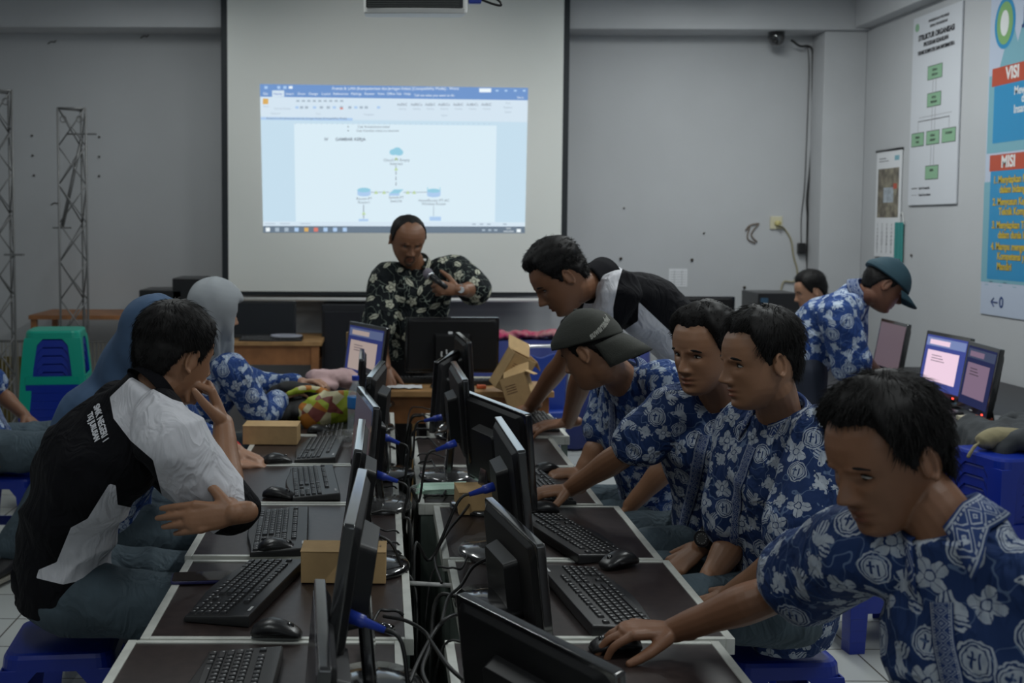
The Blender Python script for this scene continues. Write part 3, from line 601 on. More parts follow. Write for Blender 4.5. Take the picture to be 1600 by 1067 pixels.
monitor(*me_((566, 654), (560, 703), 1.07), LN, 'third black monitor of the left row, its bright top edge seen end on', 8)
monitor(*me_((563, 603), (589, 636), 1.07), LN, 'fourth monitor of the left row, turned so its top edge slants right', 5, off=m_scr2, wrap=True)
monitor(*me_((598, 563), (577, 589), 1.10), LN, 'fifth monitor of the left row, its top edge slanting left', 5)
monitor(*me_((566, 544), (565, 562), 1.047), LN, 'thin upright monitor at the far left of the left row before the lit screen', 4, W=0.40)
monitor(at(550, 500, 5.78), at(606, 514, 5.42), (-0.6, -1, 0), 'tilted monitor at the end of the left row showing a pale document on blue', 8, W=0.42, H=0.30, on=office(0.42, (0.85, 0.68, 0.62)))
monitor(*me_((718, 925), (970, 1050), 0.925), RN, 'large black monitor nearest the camera in the right row, seen from behind', 7)
monitor(*me_((763, 776), (845, 851), 0.917), RN, 'second nearest monitor of the right row, low, seen from behind', 6)
monitor(*me_((778, 650), (815, 704), 1.05), RN, 'third monitor of the right row, narrow bright slanting top edge', 6, wrap=True, H=0.29)
monitor(*me_((725, 609), (826, 647), 1.055), (1, 0.6, 0), 'wide monitor of the right row turned to the room, its back toward the camera', 5, H=0.30)
monitor(*me_((708, 564), (727, 593), 1.10), RN, 'fifth monitor of the right row, behind the wide one', 5, wrap=True, H=0.29)
monitor(*me_((714, 546), (683, 564), 1.06), (-1, -0.2, 0), 'monitor of the right row with its dark purple screen turned left', 4, off=m_scr2, W=0.46, H=0.30)
monitor(*me_((714, 518), (734, 535), 1.12), RN, 'farthest slim monitor of the right row before the teacher\'s monitor', 4, W=0.44, H=0.30)

# ------------------------------------------------------------------ keyboards (long side along local X, user at -Y)
def make_keyboard(wave=True):
    t = thing('keyboard', '', 'keyboard')
    L, D = 0.45, 0.155
    out = []
    for k in range(25):
        x = -L/2+L*k/24; out.append((x, -D/2-0.012+(0.010*math.cos((x)/L*math.pi*2)*-1 if wave else 0)))
    poly = out+[(L/2, D/2), (-L/2, D/2)]
    MB().rings([[(x, y, 0.002) for x, y in poly], [(x, y, 0.010+(y+D/2)*0.08) for x, y in poly], [(x*0.985, y*0.97, 0.015+(y+D/2)*0.08) for x, y in poly]]).build('case', m_kcase, t, bevel=0.0015)
    u = 0.0188
    def blk(name, rows):
        mb = MB()
        for (x, y, w_) in rows:
            z = 0.015+(y+D/2)*0.08
            cx_, cy_ = x+w_*u/2, y
            a, b_ = w_*u-0.0026, u-0.003
            mb.rings([[(cx_+p, cy_+q_, z-0.001) for p, q_ in rrect(a, b_, 0.001, 1)], [(cx_+p, cy_+q_+0.0008, z+0.005) for p, q_ in rrect(a-0.004, b_-0.004, 0.001, 1)]], 0)
            mb.box((cx_-a*0.18 if w_ < 1.6 else cx_-a*0.3, cy_+0.003, z+0.0051), (0.0035, 0.004, 0.0004), 1)
        return mb.build(name, [m_key, m_legend], t)
    x0 = -L/2+0.014; y0 = -D/2+0.012
    rows = []
    for r, ws in enumerate([[1.25, 1.25, 1.25, 6.25, 1.25, 1.25, 1.25, 1.25], [2.25]+[1]*10+[2.75], [1.75]+[1]*11+[2.25], [1.5]+[1]*12+[1.5], [1]*13+[2]]):
        x = x0
        for w_ in ws: rows.append((x, y0+r*u, w_)); x += w_*u
    blk('letter_keys', rows)
    fr = []; x = x0
    for k, g in enumerate([1, 0.6, 0, 0, 0, 0.35, 0, 0, 0, 0.35, 0, 0, 0]): fr.append((x, y0+5.5*u, 1)); x += u*(1+(g if k == 0 else (0.4 if k in (4, 8) else 0)))
    blk('function_keys', fr)
    nx = x0+15.3*u
    blk('navigation_keys', [(nx+i*u, y0+r*u, 1) for i in range(3) for r in (3, 4, 5.5)]+[(nx+i*u, y0, 1) for i in range(3)]+[(nx+u, y0+u, 1)])
    qx = nx+3.25*u
    blk('number_pad', [(qx+i*u, y0+r*u, 1) for i in range(4) for r in (1, 2, 3, 4)]+[(qx, y0, 2), (qx+2*u, y0, 1), (qx+3*u, y0, 1)])
    MB().box((qx+2*u, D/2-0.013, 0.0275), (0.03, 0.006, 0.0004)).build('logo', m_legend, t)
    return t
kb0 = make_keyboard()
GK = 'black keyboards on the two desk rows'
def put_kb(cpx, z, ang, label, first=False, group=GK):
    p = on(*cpx, z+0.02) if len(cpx) == 2 else V(cpx)
    loc = (p.x, p.y, z)
    if first: kb0.location = loc; kb0.rotation_euler = (0, 0, ang); kb0['label'] = label; kb0['group'] = group; return kb0
    return dup(kb0, loc, ang, label, group)
# left row: user on the left (-X): local -Y -> -X  => rz = -90 deg ; right row: rz = +90
hp = math.pi/2
put_kb((362, 1083), ZD, -hp, 'black keyboard at the bottom edge of the picture on the nearest left desk', True)
put_kb((390, 915), ZD, -hp-0.22, 'angled black keyboard with palm rest next to the phone')
put_kb((440, 825), ZD, -hp+0.06, 'black keyboard on the third left desk with a mouse against it')
put_kb((491, 750), ZD, -hp+0.10, 'black keyboard on the fourth left desk')
put_kb((502, 698), ZD, -hp-0.05, 'black keyboard on the fifth left desk beside the crumpled plastic')
put_kb((530, 668), ZD, -hp, 'farthest black keyboard of the left row, behind the floral bag')
put_kb((928, 928), ZD, hp+0.13, 'black keyboard on the second right desk, tip of it under the mouse')
put_kb((888, 833), ZD, hp+0.28, 'black keyboard on the third right desk under the monitor')
put_kb((838, 756), ZD, hp+0.1, 'black keyboard on the fourth right desk, mostly behind monitors')
put_kb((868, 1075), ZD, hp+0.25, 'black keyboard behind the nearest right monitor, below the hand with the mouse')
put_kb((836, 654), ZD, hp, 'keyboard on the sixth right desk beside the leaning boy\'s hands')
# ------------------------------------------------------------------ mice
def make_mouse():
    t = thing('computer_mouse', '', 'mouse')
    R = []
    for y, w_, h in ((-0.056, 0.012, 0.012), (-0.05, 0.024, 0.024), (-0.035, 0.031, 0.034), (-0.012, 0.032, 0.040), (0.012, 0.030, 0.036), (0.035, 0.028, 0.026), (0.05, 0.023, 0.016), (0.056, 0.014, 0.009)):
        R.append([(w_*math.copysign(abs(math.cos(a))**0.8, math.cos(a)), y, 0.002+max(0.0, h*(0.5+0.5*math.sin(a)))**1.0) for a in [2*math.pi*k/20 for k in range(20)]])
    MB().rings(R).build('shell', m_blk, t, smooth=True)
    MB().rings([[(x*1.04, y, z*0.7+0.004) for x, y, z in [( 0.031*math.copysign(abs(math.cos(a))**0.8, math.cos(a)), yy, 0.018+0.012*math.sin(a)) for a in [2*math.pi*k/14 for k in range(14)]]] for yy in (-0.03, 0.0, 0.02)]).build('side_grip', m_rear, t, smooth=True)
    MB().cyl((-0.003, 0.03, 0.026), (0.003, 0.03, 0.026), 0.009, n=14).build('scroll_wheel', m_glossy, t, smooth=True)
    return t
ms0 = make_mouse(); GM = 'black computer mice'
def put_ms(px, z, ang, label, first=False):
    p = on(*px, z+0.015); loc = (p.x, p.y, z)
    if first: ms0.location = loc; ms0.rotation_euler = (0, 0, ang); ms0['label'] = label; ms0['group'] = GM; return ms0
    return dup(ms0, loc, ang, label, GM)
put_ms((432, 985), ZD+0.004, -hp-0.1, 'black mouse lying on the edge of the nearest left desk', True)
put_ms((434, 855), ZD+0.003, -hp+0.1, 'black mouse pressed against the third left keyboard')
put_ms((436, 772), ZD, -hp-0.3, 'black mouse at the near end of the fourth left keyboard')
put_ms((433, 718), ZD, -hp+0.2, 'black mouse on the fifth left desk in front of the cardboard box')
put_ms((500, 672), ZD, -hp, 'black mouse before the floral bag at the end of the left row')
put_ms((967, 876), ZD+0.003, hp+0.5, 'black mouse on the right row where two desks meet, nobody holding it')
put_ms((962, 1006), ZD, hp+0.15, 'black mouse under the hand of the front boy')
put_ms((851, 733), ZD, hp+0.3, 'black mouse on the fourth right desk beside the big monitor')
put_ms((846, 795), ZD, hp+0.1, 'black mouse under the hand of the boy with the stretched arm')

# ------------------------------------------------------------------ boxes, phone, masks and the like
def carton(px, z, size, ang, label, txt=None):
    p = on(*px, z); t = thing('cardboard_box', label, 'box', (p.x, p.y, z), ang, 'small cardboard boxes on the desks')
    w_, d_, h_ = size
    MB().slab(-w_/2, w_/2, -d_/2, d_/2, 0, h_).build('carton', m_card, t, bevel=0.002)
    MB().slab(-w_/2-0.001, w_/2+0.001, -d_/2-0.001, d_/2+0.001, h_, h_+0.002).build('lid', m_card, t)
    if txt:
        me = text_obj(txt, 'txt', 0.022, m_pd, Matrix.Translation((w_*0.2, 0, h_+0.0022)), ext=0.0003); mb = MB(); add_mesh(mb, me, 0); mb.build('print', m_pd, t)
    return t
carton((425, 690), ZD+0.003, (0.225, 0.13, 0.075), -0.03, 'long cardboard box on the corner of the fifth left desk')
carton((538, 902), ZD+0.003, (0.215, 0.10, 0.08), -0.02, 'cardboard box standing behind the second left monitor', 'LOGITECH')
carton((745, 796), ZD+0.003, (0.13, 0.14, 0.07), 0.05, 'small cardboard box under the green masks beside the monitor foot')
def open_box(c, rot, label, w_=0.13, d_=0.10, h_=0.19):
    t = thing('opened_box', label, 'box', c, 0, 'torn open cardboard packages on the teacher\'s table'); t.rotation_euler = rot
    mb = MB(); th = 0.003
    mb.slab(-w_/2, w_/2, d_/2-th, d_/2, 0, h_).slab(-w_/2, w_/2, -d_/2, -d_/2+th, 0, h_).slab(-w_/2, -w_/2+th, -d_/2, d_/2, 0, h_).slab(w_/2-th, w_/2, -d_/2, d_/2, 0, h_).slab(-w_/2, w_/2, -d_/2, d_/2, 0, th)
    mb.build('carton', m_card, t)
    MB().box((0, 0, 0), (w_, 0.09, th), M4=Matrix.Translation((0, d_/2+0.03, h_+0.02)) @ Matrix.Rotation(0.6, 4, 'X')).build('flap', m_card, t)
    MB().box((0, 0, 0), (0.05, d_, th), M4=Matrix.Translation((w_/2+0.02, 0, h_-0.01)) @ Matrix.Rotation(0.7, 4, 'Y')).build('flap', m_card, t)
    mb = MB()
    for k in range(4): mb.box((-0.02, -d_/2-0.0005, h_*0.75-k*0.012), (0.05, 0.0006, 0.003))
    mb.build('print', m_pd, t)
p = at(785, 618, 5.55); open_box((p.x, 5.55, 0.80), (0.25, 0.45, 0.35), 'open cardboard package leaning left, the taller of the two', h_=0.2)
p = at(822, 632, 5.28); open_box((p.x, 5.33, 0.735), (-0.1, -0.35, -0.3), 'open cardboard package leaning right, beside the leaning boy\'s hand', h_=0.17)
p = on(316, 907, ZD)
t = thing('smartphone', 'black smartphone lying face up at the edge of the second left desk', 'phone', (p.x, p.y, ZD+0.003), 0.1)
MB().prism(rrect(0.155, 0.078, 0.01), 0, 0.008).build('case', M('phone_case', (0.02, 0.02, 0.09), 0.4), t, bevel=0.002)
MB().prism(rrect(0.148, 0.072, 0.008), 0.008, 0.0095).build('glass', M('phone_glass', (0.02, 0.012, 0.008), 0.08), t)
m_mask = M('mask_green', (0.68, 0.95, 0.80), 0.8)
for k in range(4):
    p = on(690+k*2, 768, ZD)
    t = thing('face_mask', ['lowest', 'second lowest', 'second highest', 'topmost'][k]+' of the pale green face masks piled on the right row', 'mask', (p.x, p.y, ZD+0.004+k*0.005), 0.06*k-0.05, 'green face masks piled on the desk')
    mb = MB()
    for j in range(5): mb.box((0.0, -0.04+0.02*j, 0.001*(j % 2)), (0.175-0.004*k, 0.021, 0.003), M4=Matrix.Rotation(0.04*(j % 2), 4, 'X'))
    mb.build('fabric', m_mask, t)
    MB().tube(smooth_path([(-0.087, -0.035, 0), (-0.11, -0.02, 0.0), (-0.115, 0.01, 0), (-0.087, 0.04, 0)]), 0.0015, 6).build('loop', m_white, t)
# marker-like black plug lying on the left desk
p0, p1 = on(585, 975, ZD+0.012), on(613, 984, ZD+0.012)
tag(MB().cyl(p0, p1, 0.010).build('black_marker', m_glossy, None, True), 'short shiny black plug lying beside the blue connector on the near left desk', 'plug')

# ------------------------------------------------------------------ plastic stools
def stool_parts(t, mat, full=True):
    H = 0.45
    s = MB(); s.rings([[(x, y, z) for x, y in rrect(w_, w_, r_)] for w_, r_, z in ((0.305, 0.045, H-0.045), (0.298, 0.045, H-0.012), (0.285, 0.04, H-0.002), (0.26, 0.035, H), (0.05, 0.02, H+0.001))])
    s.build('seat', mat, t, smooth=False, bevel=0.0)
    for sx in (-1, 1):
        for sy in (-1, 1):
            def L(o, w_, z, th=0.006):     # L-shaped leg section, outer corner at o
                return [(sx*o, sy*o, z), (sx*(o-w_), sy*o, z), (sx*(o-w_), sy*(o-th), z), (sx*(o-th), sy*(o-th), z), (sx*(o-th), sy*(o-w_), z), (sx*o, sy*(o-w_), z)]
            MB().rings([L(0.185, 0.062, 0), L(0.1775, 0.066, 0.12), L(0.17, 0.068, 0.24), L(0.158, 0.075, 0.37), L(0.152, 0.105, H-0.04)]).build('leg', mat, t, bevel=0.002)
    if full:
        for ax in (0, 1):
            for s_ in (-1, 1):
                o = 0.1735; mb = MB()
                mb.box((0, s_*o, 0.175), (2*o-0.06, 0.008, 0.045)) if ax == 0 else mb.box((s_*o, 0, 0.175), (0.008, 2*o-0.06, 0.045))
                mb.build('rail', mat, t)
def stool(loc, rz, mat, label, full=True, group='blue plastic stools'):
    t = thing('plastic_stool', label, 'stool', loc, rz, group); stool_parts(t, mat, full); return t
st0 = stool((0, 0, 0), 0, m_blue, 'x')
def put_stool(loc, rz, label, group='blue plastic stools people sit on'): return dup(st0, loc, rz, label, group)
# stack by the back wall: blue ones with one green on top
sx_, sy_ = at(88, 517, 6.35).x, 6.35
zt_ = at(88, 517, 6.2).z-0.45
n_ = int(zt_/0.046)
ordn = ['lowest', 'second', 'third', 'fourth', 'fifth', 'sixth', 'seventh', 'eighth', 'ninth', 'tenth', 'eleventh', 'twelfth', 'thirteenth']
for k in range(n_): put_stool((sx_, sy_, zt_-0.046*(n_-k)), 0.14, f'blue stool {ordn[k]} from the floor in the stack under the green stool' if k else 'lowest blue stool of the stack under the green stool', 'blue stools stacked below the green one')
stool((sx_, sy_, zt_), 0.14, m_green, 'green plastic stool on top of the tall stack at the left', group='green stool')
p = on(1358, 1010, 0)
for k in range(8): put_stool((p.x+0.05, p.y+0.12, 0.045*k), 0.12, f'blue stool {ordn[k]} from the floor in the short stack behind the front boy', 'blue stools stacked on the floor behind the front boy')
p = at(1608, 705, 4.3)
for k in range(7): put_stool((p.x, 4.45, 0.045*k), 0.2, f'blue stool {ordn[k]} from the floor in the stack at the right picture edge', 'blue stools stacked at the right edge')
p = at(1478, 700, 5.2)
for k in range(3): put_stool((p.x+0.1, 4.95, 0.045*k), 0.1, f'blue stool {ordn[k]} from the floor in the low stack by the right table', 'blue stools stacked by the right table')
stool((p.x+0.1, 4.95, 0.135), 0.1, m_green, 'green plastic stool on the low stack behind the front boy\'s hair', group='green stool')
# ------------------------------------------------------------------ tables
def wood_table(x0, x1, y0, y1, z, label, mt_, ml, apron=True):
    t = thing('wooden_table', label, 'table', ((x0+x1)/2, (y0+y1)/2, 0)); a, b_ = (x1-x0)/2, (y1-y0)/2
    MB().slab(-a, a, -b_, b_, z-0.03, z).build('tabletop', mt_, t, bevel=0.003)
    for sx in (-1, 1):
        for sy in (-1, 1): MB().box((sx*(a-0.05), sy*(b_-0.05), (z-0.03)/2), (0.055, 0.055, z-0.03)).build('leg', ml, t, bevel=0.003)
    ap = MB(); ap.slab(-a+0.05, a-0.05, -b_+0.035, -b_+0.055, z-0.17, z-0.03).slab(-a+0.05, a-0.05, b_-0.055, b_-0.035, z-0.17, z-0.03).slab(-a+0.035, -a+0.055, -b_+0.05, b_-0.05, z-0.17, z-0.03).slab(a-0.055, a-0.035, -b_+0.05, b_-0.05, z-0.17, z-0.03)
    ap.build('apron', ml, t)
    return t
tt = wood_table(-0.06, 0.86, 5.60, 5.98, 0.78, 'worn orange wooden teacher\'s table at the far end of the desk rows', m_woodt, m_wood)
p0, p1 = at(366, 530, 8.0), at(503, 530, 8.0)
wood_table(p0.x-0.3, p1.x, 7.95, 8.6, 0.78, 'orange wooden table under the screen with a black monitor on it', m_woodt, m_wood)
# ------------------------------------------------------------------ organic surfaces: closed shells fused into one skin
def organic(mb, voxel, smooth=4, fac=0.5):
    me = bpy.data.meshes.new('tmp'); me.from_pydata(mb.v, [], mb.f)
    bm = bmesh.new(); bm.from_mesh(me); bmesh.ops.triangulate(bm, faces=bm.faces); bmesh.ops.recalc_face_normals(bm, faces=bm.faces); bm.to_mesh(me); bm.free()
    o = bpy.data.objects.new('tmp', me); COL.objects.link(o)
    r = o.modifiers.new('r', 'REMESH'); r.mode = 'VOXEL'; r.voxel_size = voxel
    if smooth: s = o.modifiers.new('s', 'SMOOTH'); s.factor = fac; s.iterations = smooth
    dg = bpy.context.evaluated_depsgraph_get(); out = bpy.data.meshes.new_from_object(o.evaluated_get(dg))
    bpy.data.objects.remove(o); bpy.data.meshes.remove(me)
    return out
def coords(me):
    a = np.empty(len(me.vertices)*3, np.float32); me.vertices.foreach_get('co', a); return a.reshape(-1, 3)
def setco(me, a): me.vertices.foreach_set('co', np.ascontiguousarray(a, np.float32).ravel()); me.update()
def normals(me):
    a = np.empty(len(me.vertices)*3, np.float32); me.vertex_normals.foreach_get('vector', a); return a.reshape(-1, 3)
def hfold(P, f, seed):        # cheap smooth pseudo-noise, vectorised, -1..1
    r = np.random.RandomState(seed); s = np.zeros(len(P)); P = P+0.02*np.sin(P[:, [1, 2, 0]]*23+seed)
    for k in range(7):
        d = r.normal(size=3); d /= np.linalg.norm(d); s += np.sin(P@d*f*(0.7+0.25*k)+r.uniform(0, 6.3))*(1/(1+0.25*k))
    return s/3.0
def folds(me, amp, f=28, stretch=(1, 1, 1), seed=1, ridge=True):
    P = coords(me)*np.array(stretch); n = normals(me)
    h = hfold(P, f, seed); h2 = hfold(P, f*2.3, seed+5)
    if ridge: h = 1-np.abs(h)*1.6
    setco(me, coords(me)+n*((h*0.75+h2*0.25)*amp)[:, None])
def finish(me, name, mats, parent=None, smooth=True):
    me.name = name; me.materials.clear()
    for m in (mats if isinstance(mats, (list, tuple)) else [mats]): me.materials.append(m)
    o = bpy.data.objects.new(name, me); COL.objects.link(o)
    if smooth: me.polygons.foreach_set('use_smooth', [True]*len(me.polygons))
    if parent is not None:
        o.parent = parent; me.transform(Matrix.Translation(-V(parent.location)))
    return o
def ell(mb, c, r, R=None, n=20, m=12, mi=0):       # ellipsoid
    M4 = Matrix.Translation(V(c)) @ (R.to_4x4() if R is not None else Matrix.Identity(4))
    vs = []; rings = []
    for i in range(m+1):
        a = math.pi*i/m; a = min(max(a, 0.03), math.pi-0.03)
        rings.append([(r[0]*math.sin(a)*math.cos(t), r[1]*math.sin(a)*math.sin(t), -r[2]*math.cos(a)) for t in [2*math.pi*k/n for k in range(n)]])
    return mb.rings(rings, mi, M4)
def limb(mb, pts, rs, n=16, flat=None, ref=None, sub=5):      # rounded tapering tube; flat = second radius factor, ref = its axis
    P = smooth_path(pts, sub); N = len(pts)
    def interp(a):
        out = []
        for i in range(N-1):
            for k in range(sub): t = k/sub; t2 = t*t*(3-2*t); out.append(a[i]+(a[i+1]-a[i])*t2)
        return out+[a[-1]]
    R = interp(list(rs)); Fl = interp(list(flat)) if hasattr(flat, '__len__') else [flat or 1.0]*len(P)
    T = [(P[min(i+1, len(P)-1)]-P[max(i-1, 0)]).normalized() for i in range(len(P))]
    pre = [(P[0]-T[0]*R[0]*math.sin(a), R[0]*math.cos(a), T[0], Fl[0]) for a in (1.35, 0.95, 0.5)]
    post = [(P[-1]+T[-1]*R[-1]*math.sin(a), R[-1]*math.cos(a), T[-1], Fl[-1]) for a in (0.5, 0.95, 1.35)]
    S = pre+[(P[i], R[i], T[i], Fl[i]) for i in range(len(P))]+post
    rings = []; u = V(ref) if ref is not None else None
    for p, r, t, f in S:
        u = (t.orthogonal() if u is None else (V(ref) if ref is not None else u)-t*(V(ref) if ref is not None else u).dot(t))
        if u.length < 1e-4: u = t.orthogonal()
        u.normalize(); w_ = t.cross(u)
        rings.append([p+u*(r*f*math.cos(a))+w_*(r*math.sin(a)) for a in [2*math.pi*k/n for k in range(n)]])
    return mb.rings(rings)
# ------------------------------------------------------------------ teacher's table
Z2 = 0.78
mt_ = monitor(at(633, 494, 5.78), at(780, 497, 5.78), (0, 1, 0), 'wide black monitor on the teacher\'s table with its back to the camera', 3, H=0.29, zd=Z2, group='monitors on tables')
q = (at(705, 510, 5.70), ); 
MB().box((0.01, 0.026, 0.265), (0.022, 0.002, 0.045)).build('sticker', m_paper, mt_)
for x in (-0.035, 0.045): MB().tube(smooth_path([(x-0.012, 0.075, 0.20), (x-0.012, 0.08, 0.165), (x+0.012, 0.08, 0.165), (x+0.012, 0.075, 0.19)]), 0.004, 6).build('hook', m_legend, mt_)
p = on(664, 597, Z2); dup(kb0, (p.x, p.y+0.02, Z2), math.pi, 'black keyboard on the teacher\'s table beside the mouse', 'keyboards on the teacher\'s table')
p = on(752, 600, Z2); dup(kb0, (p.x+0.03, p.y+0.02, Z2), math.pi+0.05, 'grey-black keyboard on the teacher\'s table under the pale strip', 'keyboards on the teacher\'s table')
tag(MB().prism(rrect(0.12, 0.03, 0.004), 0, 0.02).build('pale_case', m_cream, None, bevel=0.003, loc=(p.x+0.02, p.y+0.13, Z2)), 'narrow pale case lying behind the keyboard on the teacher\'s table', 'case')
p = on(609, 598, Z2); dup(ms0, (p.x, p.y, Z2+0.002), math.pi, 'black mouse under the standing teacher\'s hand', GM)
pm = MB(); gx = 8
vs = [(0.18*(i/gx-0.5), 0.11*(j/gx-0.5), 0.004+0.006*abs(math.sin(i*1.9+j*1.1))) for j in range(gx+1) for i in range(gx+1)]
pm.add(vs, [(j*(gx+1)+i, j*(gx+1)+i+1, (j+1)*(gx+1)+i+1, (j+1)*(gx+1)+i) for j in range(gx) for i in range(gx)])
p = on(632, 606, Z2); tag(pm.build('crumpled_paper', m_paper, None, True, loc=(p.x, p.y, Z2)), 'crumpled white paper in front of the teacher\'s mouse', 'paper')
p = at(690, 607, 5.6)
for i, (x, s) in enumerate(((0.78, 'orange sweet wrapper near the open packages on the teacher\'s table'),)):
    tag(MB().prism(rrect(0.05, 0.03, 0.008), 0, 0.02).build('wrapper', M('orange_red', (0.6, 0.12, 0.04), 0.5), None, bevel=0.006, loc=(0.50, 5.70, Z2)), s, 'wrapper')
# wooden chair beside the table
p = at(537, 570, 6.42)
t = thing('wooden_chair', 'bamboo-coloured wooden chair, its back post showing left of the tilted screen', 'chair', (p.x+0.02, 6.6, 0), 0.1)
m_bam = M('bamboo', (0.42, 0.25, 0.09), 0.6, noise_=(30, 0.4))
MB().box((0.18, 0, 0.42), (0.40, 0.40, 0.03)).build('seat', m_bam, t)
for x, y, h in ((0.0, -0.18, 1.0), (0.36, -0.18, 1.0), (0.0, 0.18, 0.41), (0.36, 0.18, 0.41)): MB().box((x, y, h/2), (0.045, 0.035, h)).build('leg', m_bam, t, bevel=0.006)
MB().box((0.18, -0.18, 0.88), (0.34, 0.025, 0.09)).build('backrest', m_bam, t)
# blue folding chair
m_bfab = M('blue_vinyl', (0.012, 0.045, 0.30), 0.45)
p = at(836, 540, 6.9)
t = thing('folding_chair', 'blue padded folding chair with chrome tube frame behind the teacher\'s table', 'chair', (p.x+0.02, 6.95, 0), 0.15)
fr = [(-0.19, 0.12, 0.0), (-0.19, 0.0, 0.45), (-0.19, -0.06, 0.75), (-0.155, -0.075, 0.85), (-0.1, -0.078, 0.87), (0.1, -0.078, 0.87), (0.155, -0.075, 0.85), (0.19, -0.06, 0.75), (0.19, 0.0, 0.45), (0.19, 0.12, 0.0)]
MB().tube(smooth_path(fr, 5), 0.011, 10).build('back_frame', m_chrome, t, True)
MB().tube([(-0.17, -0.2, 0.0), (-0.17, 0.2, 0.44), (0.17, 0.2, 0.44), (0.17, -0.2, 0.0)], 0.011, 10).build('seat_frame', m_chrome, t, True)
bk = MB(); prof = [(x, 0.5+0.33-0.03*math.exp(-(x/0.06)**2)) for x in [-0.165+0.33*k/20 for k in range(21)]]
poly = [(-0.165, 0.42)]+[(x, z) for x, z in prof]+[(0.165, 0.42)]
bk.rings([[(x, -0.03-0.05*(z-0.45)/0.4-0.012, z) for x, z in poly], [(x, -0.03-0.05*(z-0.45)/0.4+0.012, z) for x, z in poly]])
bk.build('backrest', m_bfab, t, bevel=0.006)
MB().prism(rrect(0.34, 0.36, 0.05, cy=0.05), 0.43, 0.47).build('seat', m_bfab, t, bevel=0.01)
# covered table at the back
m_cloth = M('blue_table_cloth', (0.010, 0.022, 0.15), 0.75, sheen=0.2)
x0, x1 = at(700, 530, 8.0).x, at(1010, 530, 8.0).x
t = thing('covered_table', 'long table by the back wall hidden under a dark blue cloth', 'table', ((x0+x1)/2, 8.25, 0)); a = (x1-x0)/2
MB().slab(-a, a, -0.3, 0.3, 0.755, 0.775).build('tabletop', m_wood, t)
for sx in (-1, 1):
    for sy in (-1, 1): MB().slab(sx*(a-0.06), sx*(a-0.02), sy*0.24, sy*0.28, 0, 0.755).build('leg', m_wood, t)
n = 160; per = [(-a-0.01, -0.31), (a+0.01, -0.31), (a+0.01, 0.31), (-a-0.01, 0.31)]; top = []; bot = []
for i in range(n):
    s = i/n*4; k = int(s); f = s-k; p, q = per[k], per[(k+1) % 4]; x, y = p[0]+(q[0]-p[0])*f, p[1]+(q[1]-p[1])*f
    nx, ny = ((0, -1), (1, 0), (0, 1), (-1, 0))[k]; wv = 0.018*math.sin(i*1.3)+0.012
    top.append((x, y, 0.78)); bot.append((x+nx*wv, y+ny*wv, 0.02))
MB().rings([bot, top]).build('cloth', m_cloth, t, True)
mbp = MB()
for i in range(16): mbp = ell(mbp, (0.09*(i % 8)-0.28+random.uniform(-.03, .03), random.uniform(-0.06, 0.08), 0.02+random.uniform(0, 0.025)), (0.075, 0.06, 0.022), Matrix.Rotation(random.uniform(-0.4, 0.4), 3, 'Y'))
me = organic(mbp, 0.009, 2); folds(me, 0.006, 60, seed=3); p = at(836, 533, 8.1)
o = finish(me, 'pink_cloth', M('magenta_print', (0.48, 0.01, 0.10), 0.8, noise_=(13, 0.5, (0.5, 0.25, 0.25)))); o.location = (p.x, 8.15, 0.785)
tag(o, 'crumpled magenta patterned cloth on the covered table behind the blue chair', 'cloth')
# dark cabinet and left table things under the screen
t = thing('black_cabinet', 'wide black cabinet standing under the projection screen behind the teacher', 'cabinet', (-0.17, 8.5, 0))
a0, a1 = at(505, 500, 8.5).x+0.17, at(690, 500, 8.5).x+0.17
MB().slab(a0, a1, -0.2, 0.2, 0, 1.02).build('body', M('cabinet_black', (0.01, 0.011, 0.015), 0.5), t, bevel=0.005)
for k in range(3): MB().slab(a0+0.02+k*(a1-a0)/3, a0-0.01+(k+1)*(a1-a0)/3, -0.212, -0.2, 0.06, 0.97).build('door', M('cabinet_door', (0.012, 0.013, 0.018), 0.35) if k == 0 else bpy.data.materials['cabinet_door'], t, bevel=0.003)
monitor(at(362, 470, 8.15), at(463, 470, 8.15), (0, -1, 0), 'dark switched-off monitor on the orange table under the screen', 4, H=0.27, zd=Z2, base='flat', group='monitors on tables', off=M('scr_blueblack', (0.012, 0.014, 0.018), 0.3))
p = at(425, 524, 8.1); dup(kb0, (p.x, 8.05, Z2), 0, 'black keyboard lying flat on the orange table under the screen', 'keyboards on the orange table')
tag(MB().tube(smooth_path([(p.x+0.11+0.11*math.cos(a), 8.02+0.07*math.sin(a)+0.01*k, Z2+0.034+0.004*k) for k in range(2) for a in [2*math.pi*i/12 for i in range(12)]], 3), 0.005, 6).build('coiled_cable', M('cable_light', (0.35, 0.36, 0.42), 0.5), None, True), 'pale coiled cable lying on the orange table keyboard', 'cable')
p0, p1 = at(226, 449, 8.35), at(292, 449, 8.35)
t = thing('shelf_table', 'dark table along the back wall behind the two veiled girls', 'table', ((p0.x+p1.x)/2-0.2, 8.4, 0))
MB().slab(-0.75, 0.42, -0.3, 0.3, 0.92, 0.95).build('tabletop', m_wood, t)
for sx in (-0.72, 0.38):
    for sy in (-0.26, 0.26): MB().slab(sx-0.02, sx+0.02, sy-0.02, sy+0.02, 0, 0.92).build('leg', m_wood, t)
t = thing('printer', 'black office machine behind the girl in the blue veil', 'printer', ((p0.x+p1.x)/2, 8.35, 0.95))
w_ = (p1.x-p0.x)/2
MB().slab(-w_, w_, -0.2, 0.2, 0, 0.185).build('body', m_blk, t, bevel=0.01); MB().slab(-w_*0.9, w_*0.6, -0.205, -0.2, 0.08, 0.13).build('tray', m_glossy, t)
p0, p1 = at(278, 434, 8.35), at(322, 434, 8.35)
